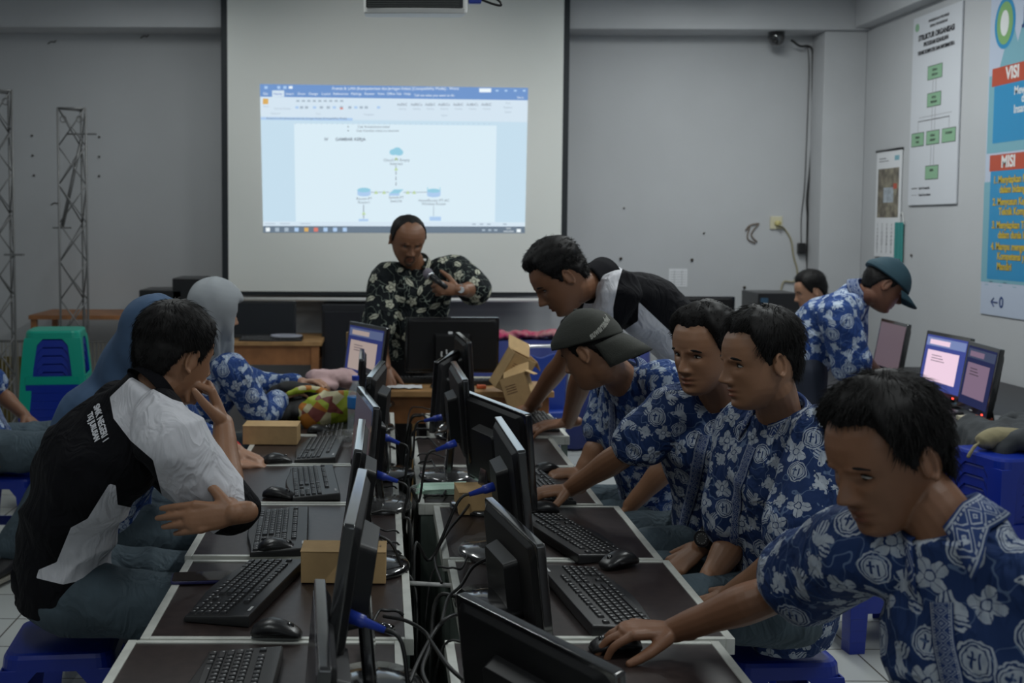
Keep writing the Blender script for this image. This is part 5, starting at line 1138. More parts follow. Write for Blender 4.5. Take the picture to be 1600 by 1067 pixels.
def hand(mb, w, d, n, side=1, curl=(0.35, 0.35, 0.3), thumb=0.5, s=1.0, spread=1.0, fcurl=None):
    # w wrist, d towards the knuckles, n out of the back of the hand, side: +1/-1 which side the thumb is on (cross(d, n)*side)
    w, d, n = V(w), V(d).normalized(), V(n); n = (n-d*n.dot(d)).normalized(); t = d.cross(n)*side
    K = [(.030, .088, .0125), (.0105, .092, .0125), (-.0095, .088, .012), (-.0275, .080, .011)]
    LN_ = [(.043, .026, .021), (.047, .030, .022), (.043, .027, .021), (.034, .021, .018)]
    limb(mb, [w-d*.03*s, w+d*.005*s, w+d*.045*s, w+d*.085*s], [.026*s, .027*s, .034*s, .033*s], 14, flat=[0.72, 0.62, 0.46, 0.36], ref=n, sub=4)
    for i, (k, L, r) in enumerate(K):
        kn = w+d*L*s+t*k*s; limb(mb, [w+d*.015*s+t*k*.45*s, kn], [.012*s, r*s*0.92], 10, sub=3)
        c1, c2, c3 = (fcurl[i] if fcurl else curl); a = 0; p = kn; fd = (d+t*k*3.2*spread).normalized(); pts = [p]; 
        for L2, c in zip(LN_[i], (c1, c2, c3)):
            a += c; v = fd*math.cos(a)-n*math.sin(a); p = p+v*L2*s; pts.append(p)
        limb(mb, pts, [.0100*s, .0090*s, .0080*s, .0066*s] if i < 3 else [.0088*s, .0078*s, .007*s, .0058*s], 10, sub=4)
    b0 = w+d*.018*s+t*.022*s-n*.006*s; td = (d*(0.85-thumb*.5)+t*(.35+thumb*.55)-n*.35).normalized(); p1 = b0+td*.045*s; td2 = (td+d*.35-n*.05).normalized(); p2 = p1+td2*.034*s; p3 = p2+(td2+d*.2).normalized()*.026*s
    limb(mb, [w+d*.006*s+t*.010*s, b0, p1, p2, p3], [.015*s, .0175*s, .0125*s, .0105*s, .008*s], 12, sub=4)
    return [p3]
def torso(mb, J, k=1.0, belly=0.0, extra=0.0, top=1.0, hem=-.14, wide=1.0, hemflare=0.0):
    pel, nk, sl, sr = V(J['pel']), V(J['neck']), V(J['shL']), V(J['shR']); ax = (nk-pel); L = ax.length; a = ax.normalized()
    latT = (sr-sl).normalized(); hl = J.get('hiplat'); latB = V(hl).normalized() if hl else latT
    mid = (sl+sr)/2; bend = V(J.get('bend', (0, 0, 0))); pa = V(J.get('pelup', a)).normalized()
    prof = [(hem, .155+hemflare, .115+hemflare), (-.04, .165, .125), (.10, .158, .120+belly*.6), (.28, .145, .112+belly), (.45, .150, .112+belly*.8), (.62, .165, .118+belly*.2), (.76, .168, .115), (.86, .150, .098), (.93, .105, .075), (.98, .070, .062), (1.03, .058, .056)]
    rings = []; fr = []
    for t, w, d in prof:
        c = pel+ax*t if t > 0 else pel+pa*(L*t)
        c = c+bend*math.sin(max(0, min(1, t))*math.pi); q = smst(np.array(t), .0, .8).item()
        c = c.lerp(c+(mid-nk)*0.55, smst(np.array(t), .5, .85).item()*(1-smst(np.array(t), .88, 1.0).item())) if t < 1.0 else c
        lat = latB.lerp(latT, q); an = pa.lerp(a, min(1, max(0, t*3+.3))); lat = (lat-an*lat.dot(an)).normalized(); nrm = lat.cross(an)*-1
        w2 = (w*k*wide+extra); d2 = (d*k+extra)
        rings.append([c+lat*(w2*math.copysign(abs(math.cos(h))**0.85, math.cos(h)))+nrm*(d2*math.copysign(abs(math.sin(h))**0.85, math.sin(h)))+(nrm*belly*0.7*math.exp(-((t-.35)/.25)**2)) for h in [2*math.pi*i/32 for i in range(32)]])
        fr.append((c, lat, nrm, w2, d2, an))
    # nrm points to the front when lat runs from left to right
    mb.rings(rings); return fr
def motif_uv(me, spacing, R, seed, probs=(.24, .22, .30, .24)):
    P = coords(me); N = normals(me); r = np.random.RandomState(seed); nf = len(me.polygons)
    idx = r.permutation(len(P))[:9000]; C = []; CI = []
    for i in idx:
        p = P[i]
        if not C or np.min(np.sum((np.array(C)-p)**2, 1)) > spacing**2: C.append(p); CI.append(i)
    C = np.array(C); CN = N[CI]; fc = np.empty(nf*3, np.float32); me.polygons.foreach_get('center', fc); fc = fc.reshape(-1, 3)
    best = np.empty(nf, int)
    for k in range(0, nf, 4000):
        d = ((fc[k:k+4000, None, :]-C[None])**2).sum(2); best[k:k+4000] = d.argmin(1)
    kind = r.choice(len(probs), size=len(C), p=probs); rnd = r.rand(len(C)); up = np.array([0, 0, 1.0])
    U = np.cross(np.tile(up, (len(C), 1)), CN); U /= np.maximum(1e-4, np.linalg.norm(U, axis=1))[:, None]; W = np.cross(CN, U)
    ang = np.where(kind == 0, 0, r.uniform(-1.2, 1.2, len(C))); ca, sa = np.cos(ang)[:, None], np.sin(ang)[:, None]; U2 = U*ca+W*sa; W2 = W*ca-U*sa
    nl = len(me.loops); vi = np.empty(nl, np.int32); me.loops.foreach_get('vertex_index', vi); ls = np.empty(nf, np.int32); me.polygons.foreach_get('loop_total', ls)
    lf = np.repeat(np.arange(nf), ls); b = best[lf]; D = P[vi]-C[b]; sz = R*(1+0.25*(rnd[b]-.5))
    uv = np.stack([(D*U2[b]).sum(1)/sz, (D*W2[b]).sum(1)/sz], 1).astype(np.float32)
    l = me.uv_layers.new(name='motif'); l.data.foreach_set('uv', uv.ravel())
    l2 = me.uv_layers.new(name='kind'); l2.data.foreach_set('uv', np.stack([kind[b], rnd[b]], 1).astype(np.float32).ravel())
def sleeve(mb, J, S, f=0.68, r=(.070, .078, .070, .074), reach=None):
    s, e, nk = V(J['sh'+S]), V(J['el'+S]), V(J['neck']); inn = s.lerp(nk, .42)-V((0, 0, .015)); L = s.lerp(e, f)
    pts = [inn, s, s.lerp(e, f*.5), L]; rr = list(r)
    if f > 1: pts = [inn, s, s.lerp(e, .5), e, V(J['el'+S]).lerp(V(J['wr'+S]), f-1)]; rr = [r[0], r[1], r[2], r[3], r[3]*0.9]
    limb(mb, pts, rr, 18)
def person(label, J, group=None, skin='a', shirt='batik', vox=.005, cvox=.007, s=1.0, hair_kw=None, eyes=True, sl=.68, slr=(.070, .078, .070, .074), belly=0.0, seed=1, hem=-.14, wide=1.0, trousers=m_trou, mats=None, face_kw=None, paint=None, female=None, standing=False, lips=1, feat=True, belt=False, hairfn=None, foldamp=.011, spacing=.052, mR=.026, sh_extra=0.012, hwide=1.0, shoes=True, collar=True, necklen=0):
    lowest = V(J['pel']); t = thing('person', label, 'person', (lowest.x, lowest.y, 0.0), 0, group)
    HM = frame(J['hd'], J['fwd'], J['up']); wl = 1.0 if not female else .92
    # body: one skin
    mb = MB(); head_shell(mb, HM, s, feat, hwide)
    hb = HM @ (V((0, -.022, -.065))*s); limb(mb, [V(J['neck'])-(V(J['neck'])-V(J['pel'])).normalized()*.05, V(J['neck']).lerp(hb, .45), hb], [.066*s, .056*s, .058*s], 20)
    torso(mb, J, .86, belly*.8, wide=wide, hem=.0)
    for S, sg in (('L', -1), ('R', 1)):
        sh, el, wr = V(J['sh'+S]), V(J['el'+S]), V(J['wr'+S]); fa = (wr-el).normalized()
        limb(mb, [sh.lerp(V(J['neck']), .35), sh, sh.lerp(el, .45), el, el.lerp(wr, .3), el.lerp(wr, .7), wr], [x*s*(0.9 if female else 1) for x in (.052, .052, .045, .039, .042, .032, .0265)], 16)
        h = dict(d=fa, n=(0, 0, 1), curl=(.45, .45, .35), thumb=.4); h.update(J.get('hand'+S, {})); side = h.pop('side', 1 if S == 'L' else -1)
        n = V(h.pop('n')); d = V(h.pop('d'))
        # thumb of the right hand lies on cross(n, d) when palm faces down
        hand(mb, wr, d, n, -sg if side in (1, -1) and 'flip' not in h else sg, s=s*(0.93 if female else 1), **{k_: v for k_, v in h.items() if k_ != 'flip'})
    me = organic(mb, vox, 1, .35); P = coords(me); inv = np.array(HM.inverted()); L = (P@inv[:3, :3].T+inv[:3, 3])/s
    x, y, z = L[:, 0], L[:, 1], L[:, 2]; front = (y > .06)
    up_ = np.exp(-((np.abs(x)/.021)**4)-((z+.0625)/.0042)**2); lo = np.exp(-((np.abs(x)/.018)**4)-((z+.0755)/.0048)**2)
    a = me.attributes.new('lip', 'FLOAT', 'POINT'); a.data.foreach_set('value', (np.clip(up_+lo, 0, 1)*front*lips).astype(np.float32))
    a = me.attributes.new('shave', 'FLOAT', 'POINT'); sv = np.zeros(len(P))
    if face_kw and face_kw.get('beard'):
        r = np.sqrt((x/.024)**2+((z+.074)/.026)**2); sv = np.exp(-((r-1)/.22)**2)*.85*front; r2 = np.exp(-(x/.012)**2-((z+.104)/.009)**2)*front*.7; sv = np.clip(sv+r2, 0, .9)
    elif not female: sv = .18*np.exp(-(x/.022)**4-((z+.054)/.004)**2)*front+.22*np.exp(-(x/.010)**2-((z+.098)/.01)**2)*front*0
    a.data.foreach_set('value', sv.astype(np.float32))
    finish(me, 'body', SK[skin], t)
    if hairfn: hairfn(HM, t)
    elif hair_kw is not None: hair(HM, t, s, wide=hwide, **dict(dict(seed=seed), **hair_kw))
    if eyes: face_parts(HM, t, s, **{k_: v for k_, v in (face_kw or {}).items() if k_ != 'beard'})
    # shirt
    mb = MB(); fr = torso(mb, J, 1.0, belly, extra=sh_extra, hem=hem, wide=wide)
    sleeve(mb, J, 'L', sl, slr); sleeve(mb, J, 'R', sl, slr)
    me = organic(mb, cvox, 5); folds(me, foldamp, 24, (1, 1, .8), seed)
    if isinstance(shirt, str): motif_uv(me, spacing, mR, seed); o = finish(me, 'shirt', m_bat if shirt == 'batik' else (m_batL if shirt == 'light' else m_flo), t)
    else:
        if paint: paint(coords(me), me)
        o = finish(me, 'shirt', shirt, t)
    # collar
    if collar and not isinstance(shirt, str):
        nb = V(J['neck']); q0 = nb.lerp(hb, -.12); q1 = nb.lerp(hb, .62); mbc = MB(); ax_ = (q1-q0).normalized(); u0 = ax_.orthogonal().normalized(); w0 = ax_.cross(u0); loc = V(t.location)
        mbc.rings([[q0.lerp(q1, f_)+(u0*math.cos(h)+w0*math.sin(h))*r_*s-loc for h in [2*math.pi*i/36 for i in range(36)]] for f_, r_ in ((0, .080), (.35, .072), (.9, .069), (1, .067), (1, .062), (.8, .060))], cap=False)
        oc = mbc.build('collar', m_bshirt, t, True); so = oc.modifiers.new('s', 'SOLIDIFY'); so.thickness = .002
    elif collar and not female:
        c, lat, nrm, w2, d2, an = fr[-2]; n = 30; rin = []; nkv = (HM @ (V((0, -.022, -.065))*s)-V(J['neck'])).normalized(); an = (an+nkv*.9).normalized(); nrm = (nrm-an*nrm.dot(an)).normalized(); lat = (lat-an*lat.dot(an)).normalized(); c = c+an*.020
        for i in range(n+1):
            a_ = math.radians(-152+304*i/n); dr = lat*math.sin(a_)-nrm*math.cos(a_); tip = max(0, (abs(a_)-2.0)/.65)
            # a_=0 at the back of the neck
            q0 = c+dr*.058*s*1.03+an*(.036-.012*tip); q1 = c+dr*(.066*s)+an*.044*(1-.45*tip); q2 = c+dr*(.088+.022*tip)-an*(.004+.055*tip)
            rin.append((q0, q1, q2))
        vs = [p_ for r_ in rin for p_ in r_]; fs = []; uvs = []
        for i in range(n):
            for j in (0, 1): fs.append((i*3+j, i*3+3+j, i*3+4+j, i*3+1+j)); uvs += [(i*.0105, j-1 if j == 0 else -1), ((i+1)*.0105, j-1 if j == 0 else -1), ((i+1)*.0105, 1 if j else -1), (i*.0105, 1 if j else -1)]
        cm = bpy.data.meshes.new('collar'); cm.from_pydata(vs, [], fs); u = cm.uv_layers.new(name='motif'); u.data.foreach_set('uv', [q for p_ in uvs for q in p_])
        oc = finish(cm, 'collar', (m_band if isinstance(shirt, str) and shirt != 'floral' else (m_flo if shirt == 'floral' else m_bshirt)), t); so = oc.modifiers.new('s', 'SOLIDIFY'); so.thickness = .003
        if shirt == 'floral': cm.uv_layers.new(name='kind')
        if isinstance(shirt, str) and shirt != 'floral':      # placket down the front
            pts = [(f_[0]+f_[2]*(f_[4]+.006)+f_[2]*(belly*.7), f_[1]) for f_ in fr[1:-2]]; sp = smooth_path([p_[0] for p_ in pts], 8); N_ = len(sp); vs = []; fs = []; uvs = []
            from mathutils.bvhtree import BVHTree
            bv = BVHTree.FromPolygons([v.co+t.location for v in o.data.vertices], [tuple(p_.vertices) for p_ in o.data.polygons])
            for i, p_ in enumerate(sp):
                la = pts[min(len(pts)-1, i//8)][1]
                for k_ in (-1, 0, 1):
                    q = p_+la*.019*k_; h_ = bv.find_nearest(q); vs.append(h_[0]+h_[1]*.0025 if h_[0] is not None else q)
            for i in range(N_-1):
                for j in (0, 1): fs.append((i*3+j, i*3+1+j, i*3+4+j, i*3+3+j)); v0, v1 = j-1, j; uvs += [(i*.011, v0), (i*.011, v1), ((i+1)*.011, v1), ((i+1)*.011, v0)]
            cm = bpy.data.meshes.new('placket'); cm.from_pydata(vs, [], fs); u = cm.uv_layers.new(name='motif'); u.data.foreach_set('uv', [q for p_ in uvs for q in p_])
            oc = finish(cm, 'placket', m_band, t); so = oc.modifiers.new('s', 'SOLIDIFY'); so.thickness = .002; so.offset = 0
    # trousers
    mb = MB(); la = V(J.get('hiplat') or (V(J['shR'])-V(J['shL']))).normalized(); la.z = 0; la.normalize(); pel = V(J['pel'])
    ell(mb, pel-V((0, 0, .01)), (.165*wide, .125+belly*.5, .115), Matrix.Rotation(math.atan2(la.y, la.x), 3, 'Z'))
    up0 = fr[1]; limb(mb, [pel, pel+(up0[5])*.09], [.13*wide, .125*wide], 20, flat=[.85, .8], ref=up0[2])
    for S, sg in (('L', -1), ('R', 1)):
        hp_ = pel+la*sg*.095; kn, an_ = V(J['kn'+S]), V(J['an'+S])
        limb(mb, [hp_, hp_.lerp(kn, .5), kn, kn.lerp(an_, .45), an_+V((0, 0, .03))], [.105, .090, .070, .064, .058], 18)
    me = organic(mb, .010 if cvox < .0085 else .012, 5); folds(me, .013, 17, (1, 1, 1), seed+3); finish(me, 'trousers', trousers, t)
    if belt:
        f0 = fr[1]; c, lat, nrm, w2, d2, an = f0; mbb = MB(); mbb.rings([[c+an*(.055+zz)+lat*((w2+.006+q)*math.cos(h))+nrm*((d2+.006+q)*math.sin(h))-V(t.location) for h in [2*math.pi*i/40 for i in range(40)]] for zz, q in ((-.02, 0), (-.018, .003), (.018, .003), (.02, 0))]); mbb.build('belt', m_bshirt, t, True)
    if shoes:
        for S in 'LR':
            a_ = V(J['an'+S]); fd = V(J.get('foot', (J['fwd'][0], J['fwd'][1], 0))); fd.z = 0; fd.normalize(); g = V((a_.x, a_.y, max(.04, a_.z-.04))); loc = V(t.location); b0 = V((g.x, g.y, 0))+V((0, 0, max(0, a_.z-.10)))
            m2 = MB(); o1 = MB(); limb(o1, [b0-fd*.05+V((0, 0, .045)), b0+fd*.03+V((0, 0, .050)), b0+fd*.12+V((0, 0, .038)), b0+fd*.18+V((0, 0, .030))], [.042, .045, .044, .030], 14, flat=[.9, .9, .75, .8], ref=(0, 0, 1)); limb(o1, [b0+V((0, 0, .04)), b0-fd*.01+V((0, 0, .10))], [.04, .042], 12)
            me = organic(o1, .009, 2); finish(me, 'shoe', m_shoe, t)
            m2.rings([[b0+fd*x_*1.0+fd.cross(V((0, 0, 1)))*y_+V((0, 0, z_))-loc for x_, y_ in rrect(.27, .09, .04, cx=.065)] for z_ in (.0, .016)]); m2.build('sole', m_sole, t)
    return t, HM, fr
def A3(*a): return tuple(at(*a))
SEAT = []
def sit(x, y, label, rz=0.0): put_stool((x, y, 0), rz, label)
# --- front boy at the right
J = dict(pel=(1.13, 1.74, .55), neck=(.93, 1.78, 1.115), hd=A3(1384, 712, 1.84), fwd=(-.90, -.30, -.36), up=(-.30, -.05, .95), shR=(.83, 1.93, 1.05), shL=(1.05, 1.66, 1.04),
    elR=A3(1215, 925, 2.2), wrR=A3(1052, 985, 2.32), handR=dict(d=(-.95, .06, .02), n=(.06, -.15, 1), fcurl=[(.55, .45, .3), (.45, .45, .3), (.45, .5, .3), (.5, .5, .3)], thumb=.35), elL=(1.10, 1.50, .80), wrL=(.90, 1.50, .66),
    knR=(.72, 1.95, .53), knL=(.72, 1.66, .53), anR=(.80, 1.98, .09), anL=(.80, 1.66, .09), hiplat=(0, 1, 0), foot=(-1, 0, 0))
person('boy nearest the camera at the right, blue patterned shirt, hand on a mouse', J, 'boys at the right desk row', skin='b', vox=.0030, cvox=.0045, s=.99, seed=11, shirt='batik', sl=.60, slr=(.072, .080, .078, .086), hair_kw=dict(top=.024, side=.006, back=.010, strands=5200, slen=.036, lift=.42, zf=.070), face_kw=dict(lid=.42, gaze=(0, -.8), brow=.0036), spacing=.054, mR=.031, foldamp=.012)
sit(1.13, 1.74, 'blue stool under the front boy, out of the picture below')
# --- middle boy
J = dict(pel=(1.09, 3.02, .60), neck=A3(1222, 655, 2.88), hd=A3(1187, 563, 2.80), fwd=(-.97, -.16, -.14), up=(-.12, 0, 1), shR=A3(1168, 672, 3.02), shL=A3(1288, 690, 2.70),
    elR=A3(1150, 838, 2.98), wrR=A3(1100, 918, 2.90), elL=A3(1248, 862, 2.62), wrL=A3(1140, 930, 2.76), handR=dict(d=(-.4, -.2, -.85), n=(-.8, .3, .4)), handL=dict(d=(-.7, .4, -.6), n=(-.5, -.5, .7)),
    knR=(.74, 3.14, .60), knL=(.78, 2.88, .61), anR=(.84, 3.03, .09), anL=(.84, 2.76, .09), hiplat=(0, 1, 0), foot=(-1, 0, 0))
person('boy in profile facing left with both arms in his lap, middle of the right group', J, 'boys at the right desk row', skin='a', vox=.0030, cvox=.0052, s=.98, seed=23, sl=.80, slr=(.068, .080, .084, .094), hair_kw=dict(top=.025, side=.004, back=.006, strands=3600, slen=.030, lift=.45, zf=.070), face_kw=dict(lid=.55, gaze=(0, 0)), spacing=.047, mR=.028)
sit(1.08, 3.08, 'blue stool under the boy in profile, its corner showing beside the front boy\'s arm', .05)
# --- curly boy with the stretched arm
J = dict(pel=(1.06, 3.48, .60), neck=A3(1128, 632, 3.28), hd=A3(1100, 547, 3.18), fwd=(-.80, -.58, -.16), up=(-.05, -.05, 1), shR=A3(1058, 640, 3.30), shL=A3(1185, 668, 3.12),
    elR=A3(985, 702, 3.34), wrR=A3(890, 764, 3.55), handR=dict(d=(-.9, .05, -.1), n=(0, -.15, 1), curl=(.45, .45, .35), thumb=.5), elL=A3(1158, 786, 3.02), wrL=A3(1095, 856, 3.06), handL=dict(d=(-.75, -.05, -.55), n=(-.3, -.5, .8), curl=(.5, .4, .3)),
    knR=(.72, 3.56, .60), knL=(.76, 3.34, .61), anR=(.82, 3.5, .09), anL=(.82, 3.24, .09), hiplat=(-.15, 1, 0), foot=(-1, 0, 0))
t8, H8, _ = person('boy with short curly hair stretching his arm to a mouse, black watch', J, 'boys at the right desk row', skin='a', vox=.0032, cvox=.0055, s=1.0, seed=31, sl=.80, slr=(.066, .076, .074, .078), hair_kw=dict(top=.025, side=.005, back=.007, strands=3000, slen=.014, lift=.9, curl=.0035, zf=.070), face_kw=dict(lid=.5, gaze=(-.4, 0), brow_z=.019), spacing=.046, mR=.027)
w = V(J['wrL']); d = (V(J['wrL'])-V(J['elL'])).normalized(); c = w-d*.035
wt_ = MB(); wt_.cyl(c-d*.016, c+d*.016, .036, n=24); wt_.v = [tuple(V(v)-t8.location) for v in wt_.v]; wb = wt_.build('watch', m_blk, t8, True); wb['label'] = 'chunky black wrist watch'
n_ = V((-.35, -.75, .5)); n_ = (n_-d*n_.dot(d)).normalized(); c2 = c+n_*.034-t8.location
MB().cyl(c2, c2+n_*.014, .024, n=28).build('watch_case', m_glossy, t8, bevel=.002); MB().cyl(c2+n_*.0142, c2+n_*.0150, .017, n=24).build('watch_face', M('watch_face', (.05, .05, .05), .3), t8)
wh = MB()
for k in range(12):
    e1 = n_.orthogonal().normalized(); e2 = n_.cross(e1); a_ = k*math.pi/6; q = c2+n_*.0153+(e1*math.cos(a_)+e2*math.sin(a_))*.013; wh.cyl(q, q+n_*.0004, .0012, n=6)
wh.build('watch_marks', m_legend, t8)
sit(1.08, 3.52, 'blue stool under the boy with the curly hair')
# --- boy with the backward cap
J = dict(pel=(1.04, 4.05, .55), neck=A3(974, 586, 3.88), hd=A3(922, 548, 3.72), fwd=(-.72, .55, -.42), up=(-.30, .15, .93), shR=A3(958, 602, 4.10), shL=A3(1044, 600, 3.76),
    elR=A3(938, 690, 4.02), wrR=A3(908, 737, 4.0), handR=dict(d=(-.95, .1, -.1), n=(0, -.2, 1)), elL=A3(1050, 720, 3.72), wrL=A3(985, 790, 3.78),
    knR=(.72, 4.15, .55), knL=(.72, 3.88, .55), anR=(.82, 4.15, .09), anL=(.82, 3.88, .09), hiplat=(0, 1, 0), foot=(-1, 0, 0))
m_capg = M('cap_olive', (.030, .032, .026), .85, bump=(300, .2)); m_thr = M('cap_thread', (.6, .6, .55), .6)
def capfn(mat, back=True, emb=None, deep=.0):
    def f(HM, t):
        hair(HM, t, 1.0, top=.006, side=.006, back=.010, strands=500, slen=.02, seed=5)
        loc = V(t.location); mb = MB(); A = np.linspace(0, 2*np.pi, 72, endpoint=False); rings = []
        for z in np.concatenate([np.linspace(.028, .10, 16), [.108, .114, .118]]):
            zz = z - .018*np.cos(A)*(-1 if back else 1)*(1-smst(np.full(72, z), .03, .09))
            P = hsurf(A, np.full(72, z), False); f_, b_, w_ = hprof(z); d = np.stack([P[:, 0], P[:, 1]-(f_+b_)/2, np.full(72, max(0, z-.03))], 1); d /= np.maximum(1e-6, np.linalg.norm(d, axis=1))[:, None]
            P = P+d*(.022+.004*math.sin(z*50)); P[:, 2] += zz-z+.004; rings.append([tuple(HM @ V(p)-loc) for p in P])
        mb.rings(rings); cp_ = mb.build('cap', mat, t, True)
        sg = -1 if back else 1; br = MB(); R = []
        for k in range(21):
            a_ = math.radians(-62+124*k/20); P = hsurf(np.array([a_ if not back else math.pi+a_]), np.array([.03]), False)[0]; bx_, by_ = P[0]*1.22, P[1]*1.22
            L = .075*math.cos(a_*1.35)**.6 if abs(a_*1.35) < 1.57 else 0; row = []
            for j in range(5):
                q = V((bx_*(1+.05*j*0), by_+sg*L*j/4, .028-.018*(-1 if False else 1)-(.085 if back else .030)*(j/4)**1.2-.05*(bx_)**2*8)); row.append(q)
            R.append(row)
        vs = [HM @ q-loc for r_ in R for q in r_]; fs = [(i*5+j, i*5+j+1, i*5+j+6, i*5+j+5) for i in range(20) for j in range(4)]
        me = bpy.data.meshes.new('cap_brim'); me.from_pydata(vs, [], fs); ob = bpy.data.objects.new('cap_brim', me); COL.objects.link(ob); ob.parent = cp_; me.materials.append(mat); me.polygons.foreach_set('use_smooth', [True]*len(fs)); so = ob.modifiers.new('s', 'SOLIDIFY'); so.thickness = .005
        p0 = HM @ V((0, -.01, .143))-loc; bt = MB(); ell(bt, p0, (.008, .008, .005)); b2 = bt.build('cap_button', mat, cp_, True)
        if emb: emb(HM, t, cp_)
    return f
def emb7(HM, t, cp_):
    loc = V(t.location); me = text_obj('suwarnadwi', 'embroidery', .021, m_thr, Matrix.Identity(4), ext=.0002, bold=.0009); mb = MB()
    vs = []
    for v in me.vertices:
        az = -2.50-v.co.x/.105; z = .052+v.co.y+v.co.x*.30; a_ = np.array([az]); P = hsurf(a_, np.array([z]), False)[0]; f_, b_, w_ = hprof(z); d = V((P[0], P[1]-(f_+b_)/2, max(0, z-.03))).normalized(); q = V(P)+d*.0275; q.z += .006+.018*math.cos(az)*(1-float(smst(np.array(z), .03, .09))); vs.append(HM @ q-loc)
    mb.add(vs, [tuple(p_.vertices) for p_ in me.polygons]); mb.build('embroidery', m_thr, cp_)
person('boy in a dark cap worn backwards with white stitched script, turned away', J, 'boys at the right desk row', skin='a', vox=.0045, cvox=.006, seed=41, hairfn=capfn(m_capg, True, emb7), eyes=True, sl=.75, spacing=.046, mR=.027, shirt='light')
sit(1.06, 4.07, 'blue stool under the boy in the backward cap')
# --- standing boy leaning on the desk
J = dict(pel=(1.33, 4.52, 1.02), neck=A3(940, 437, 4.47), hd=A3(874, 434, 4.36), fwd=(-.78, -.08, -.62), up=(-.62, .0, .78), shR=A3(930, 450, 4.66), shL=A3(970, 458, 4.30),
    elR=A3(882, 560, 4.92), wrR=A3(828, 636, 5.2), elL=A3(912, 578, 4.50), wrL=A3(888, 660, 4.74), handL=dict(d=(-.95, .02, -.12), n=(0, -.15, 1), curl=(.3, .3, .2), thumb=.5), handR=dict(d=(-.8, .3, -.3), n=(0, -.15, 1)),
    knR=(1.22, 4.66, .52), knL=(1.25, 4.40, .52), anR=(1.32, 4.66, .09), anL=(1.34, 4.40, .09), hiplat=(0, 1, 0), foot=(-1, 0, 0), bend=(.01, 0, .045), pelup=(-.35, 0, 1))
def inpoly(X, Y, poly):
    c = np.zeros(len(X), bool); n = len(poly)
    for i in range(n):
        (x1, y1), (x2, y2) = poly[i], poly[(i+1) % n]
        k = ((y1 > Y) != (y2 > Y)) & (X < (x2-x1)*(Y-y1)/(y2-y1+1e-9)+x1); c ^= k
    return c
def panels(polys, view, N_dir):
    # sewn panels: outlines on the side of the garment that is turned along N_dir, continued round by its mirror
    def f(P, me):
        p = math.cos(PITCH), math.sin(PITCH); D = P-np.array([0, 0, CAMZ]); cy = D[:, 1]*p[0]-D[:, 2]*p[1]; cz = D[:, 1]*p[1]+D[:, 2]*p[0]
        X = PPX+FPX*D[:, 0]/cy; Y = PPY-FPX*cz/cy; best = np.full(len(P), -99.0)
        for poly in polys:
            ins = inpoly(X, Y, poly); dm = np.full(len(P), 1e9)
            for i in range(len(poly)):
                (x1, y1), (x2, y2) = poly[i], poly[(i+1) % len(poly)]; dx, dy = x2-x1, y2-y1; tt_ = np.clip(((X-x1)*dx+(Y-y1)*dy)/(dx*dx+dy*dy), 0, 1); dm = np.minimum(dm, np.hypot(X-x1-tt_*dx, Y-y1-tt_*dy))
            best = np.maximum(best, np.where(ins, dm, -dm))
        a_ = me.attributes.new('panel', 'FLOAT', 'POINT'); a_.data.foreach_set('value', best.astype(np.float32))
    return f
person('tall boy in a black and white shirt bending over with both hands on a desk', J, None, skin='b', vox=.0045, cvox=.006, seed=51, s=1.12, shirt=m_two, paint=panels([[(922, 400), (978, 400), (966, 440), (958, 480), (960, 540), (900, 520), (915, 465)], [(998, 470), (1030, 500), (1062, 530), (1080, 620), (1010, 600), (980, 560), (975, 515), (997, 500)]], None, None),
    sl=.72, hair_kw=dict(top=.030, side=.007, back=.010, strands=2600, slen=.018, lift=.9, curl=.0045, zf=.066), face_kw=dict(lid=.4, gaze=(0, -.5)), hem=-.10, trousers=m_trou)
# --- teacher
J = dict(pel=(.16, 6.27, .93), neck=A3(652, 418, 6.08), hd=A3(637, 374, 5.95), fwd=(.22, -.86, -.46), up=(.12, -.40, .90), shR=A3(602, 437, 6.04), shL=A3(712, 424, 6.04),
    elR=A3(590, 522, 5.98), wrR=A3(603, 574, 5.80), handR=dict(d=(.1, -.35, -.6), n=(0, -.9, .5), curl=(.2, .3, .2)), elL=A3(744, 452, 5.86), wrL=A3(716, 453, 5.72), handL=dict(d=(-.97, -.1, .1), n=(.05, -.95, .2), curl=(.9, 1.2, .8), thumb=.7),
    knR=(.08, 6.16, .5), knL=(.27, 6.16, .5), anR=(.06, 6.18, .09), anL=(.29, 6.18, .09), hiplat=(-1, 0, 0), foot=(0, -1, 0))
t1, H1, f1 = person('heavy balding teacher with goatee in a black flowered shirt, standing before the screen', J, None, skin='b', vox=.0045, cvox=.007, s=1.05, seed=61, shirt='floral', belly=.055, wide=1.06, sl=.93, slr=(.075, .084, .084, .088), hwide=1.10, hair_kw=dict(top=.005, side=.005, back=.007, strands=1500, slen=.014, bald=.10, zf=.082, lift=.15), face_kw=dict(lid=.25, gaze=(0, -1), beard=True), spacing=.070, mR=.034, hem=-.18, trousers=M('trousers_black', (.012, .012, .014), .8))
w = V(J['wrL']); d = (V(J['wrL'])-V(J['elL'])).normalized(); c = w-d*.02-t1.location
o = MB().cyl(c-d*.010, c+d*.010, .031, n=22).build('watch', m_chrome, t1, True); o['label'] = 'shiny metal wrist watch'; MB().cyl(c+V((0, -.030, .0)), c+V((0, -.040, .003)), .018, n=22).build('watch_case', m_chrome, t1, bevel=.002)
p0, p1 = at(697, 449, 5.60), at(664, 424, 5.70)
t = thing('microphone', 'black handheld microphone with grey mesh head in the teacher\'s hand', 'microphone', p0)
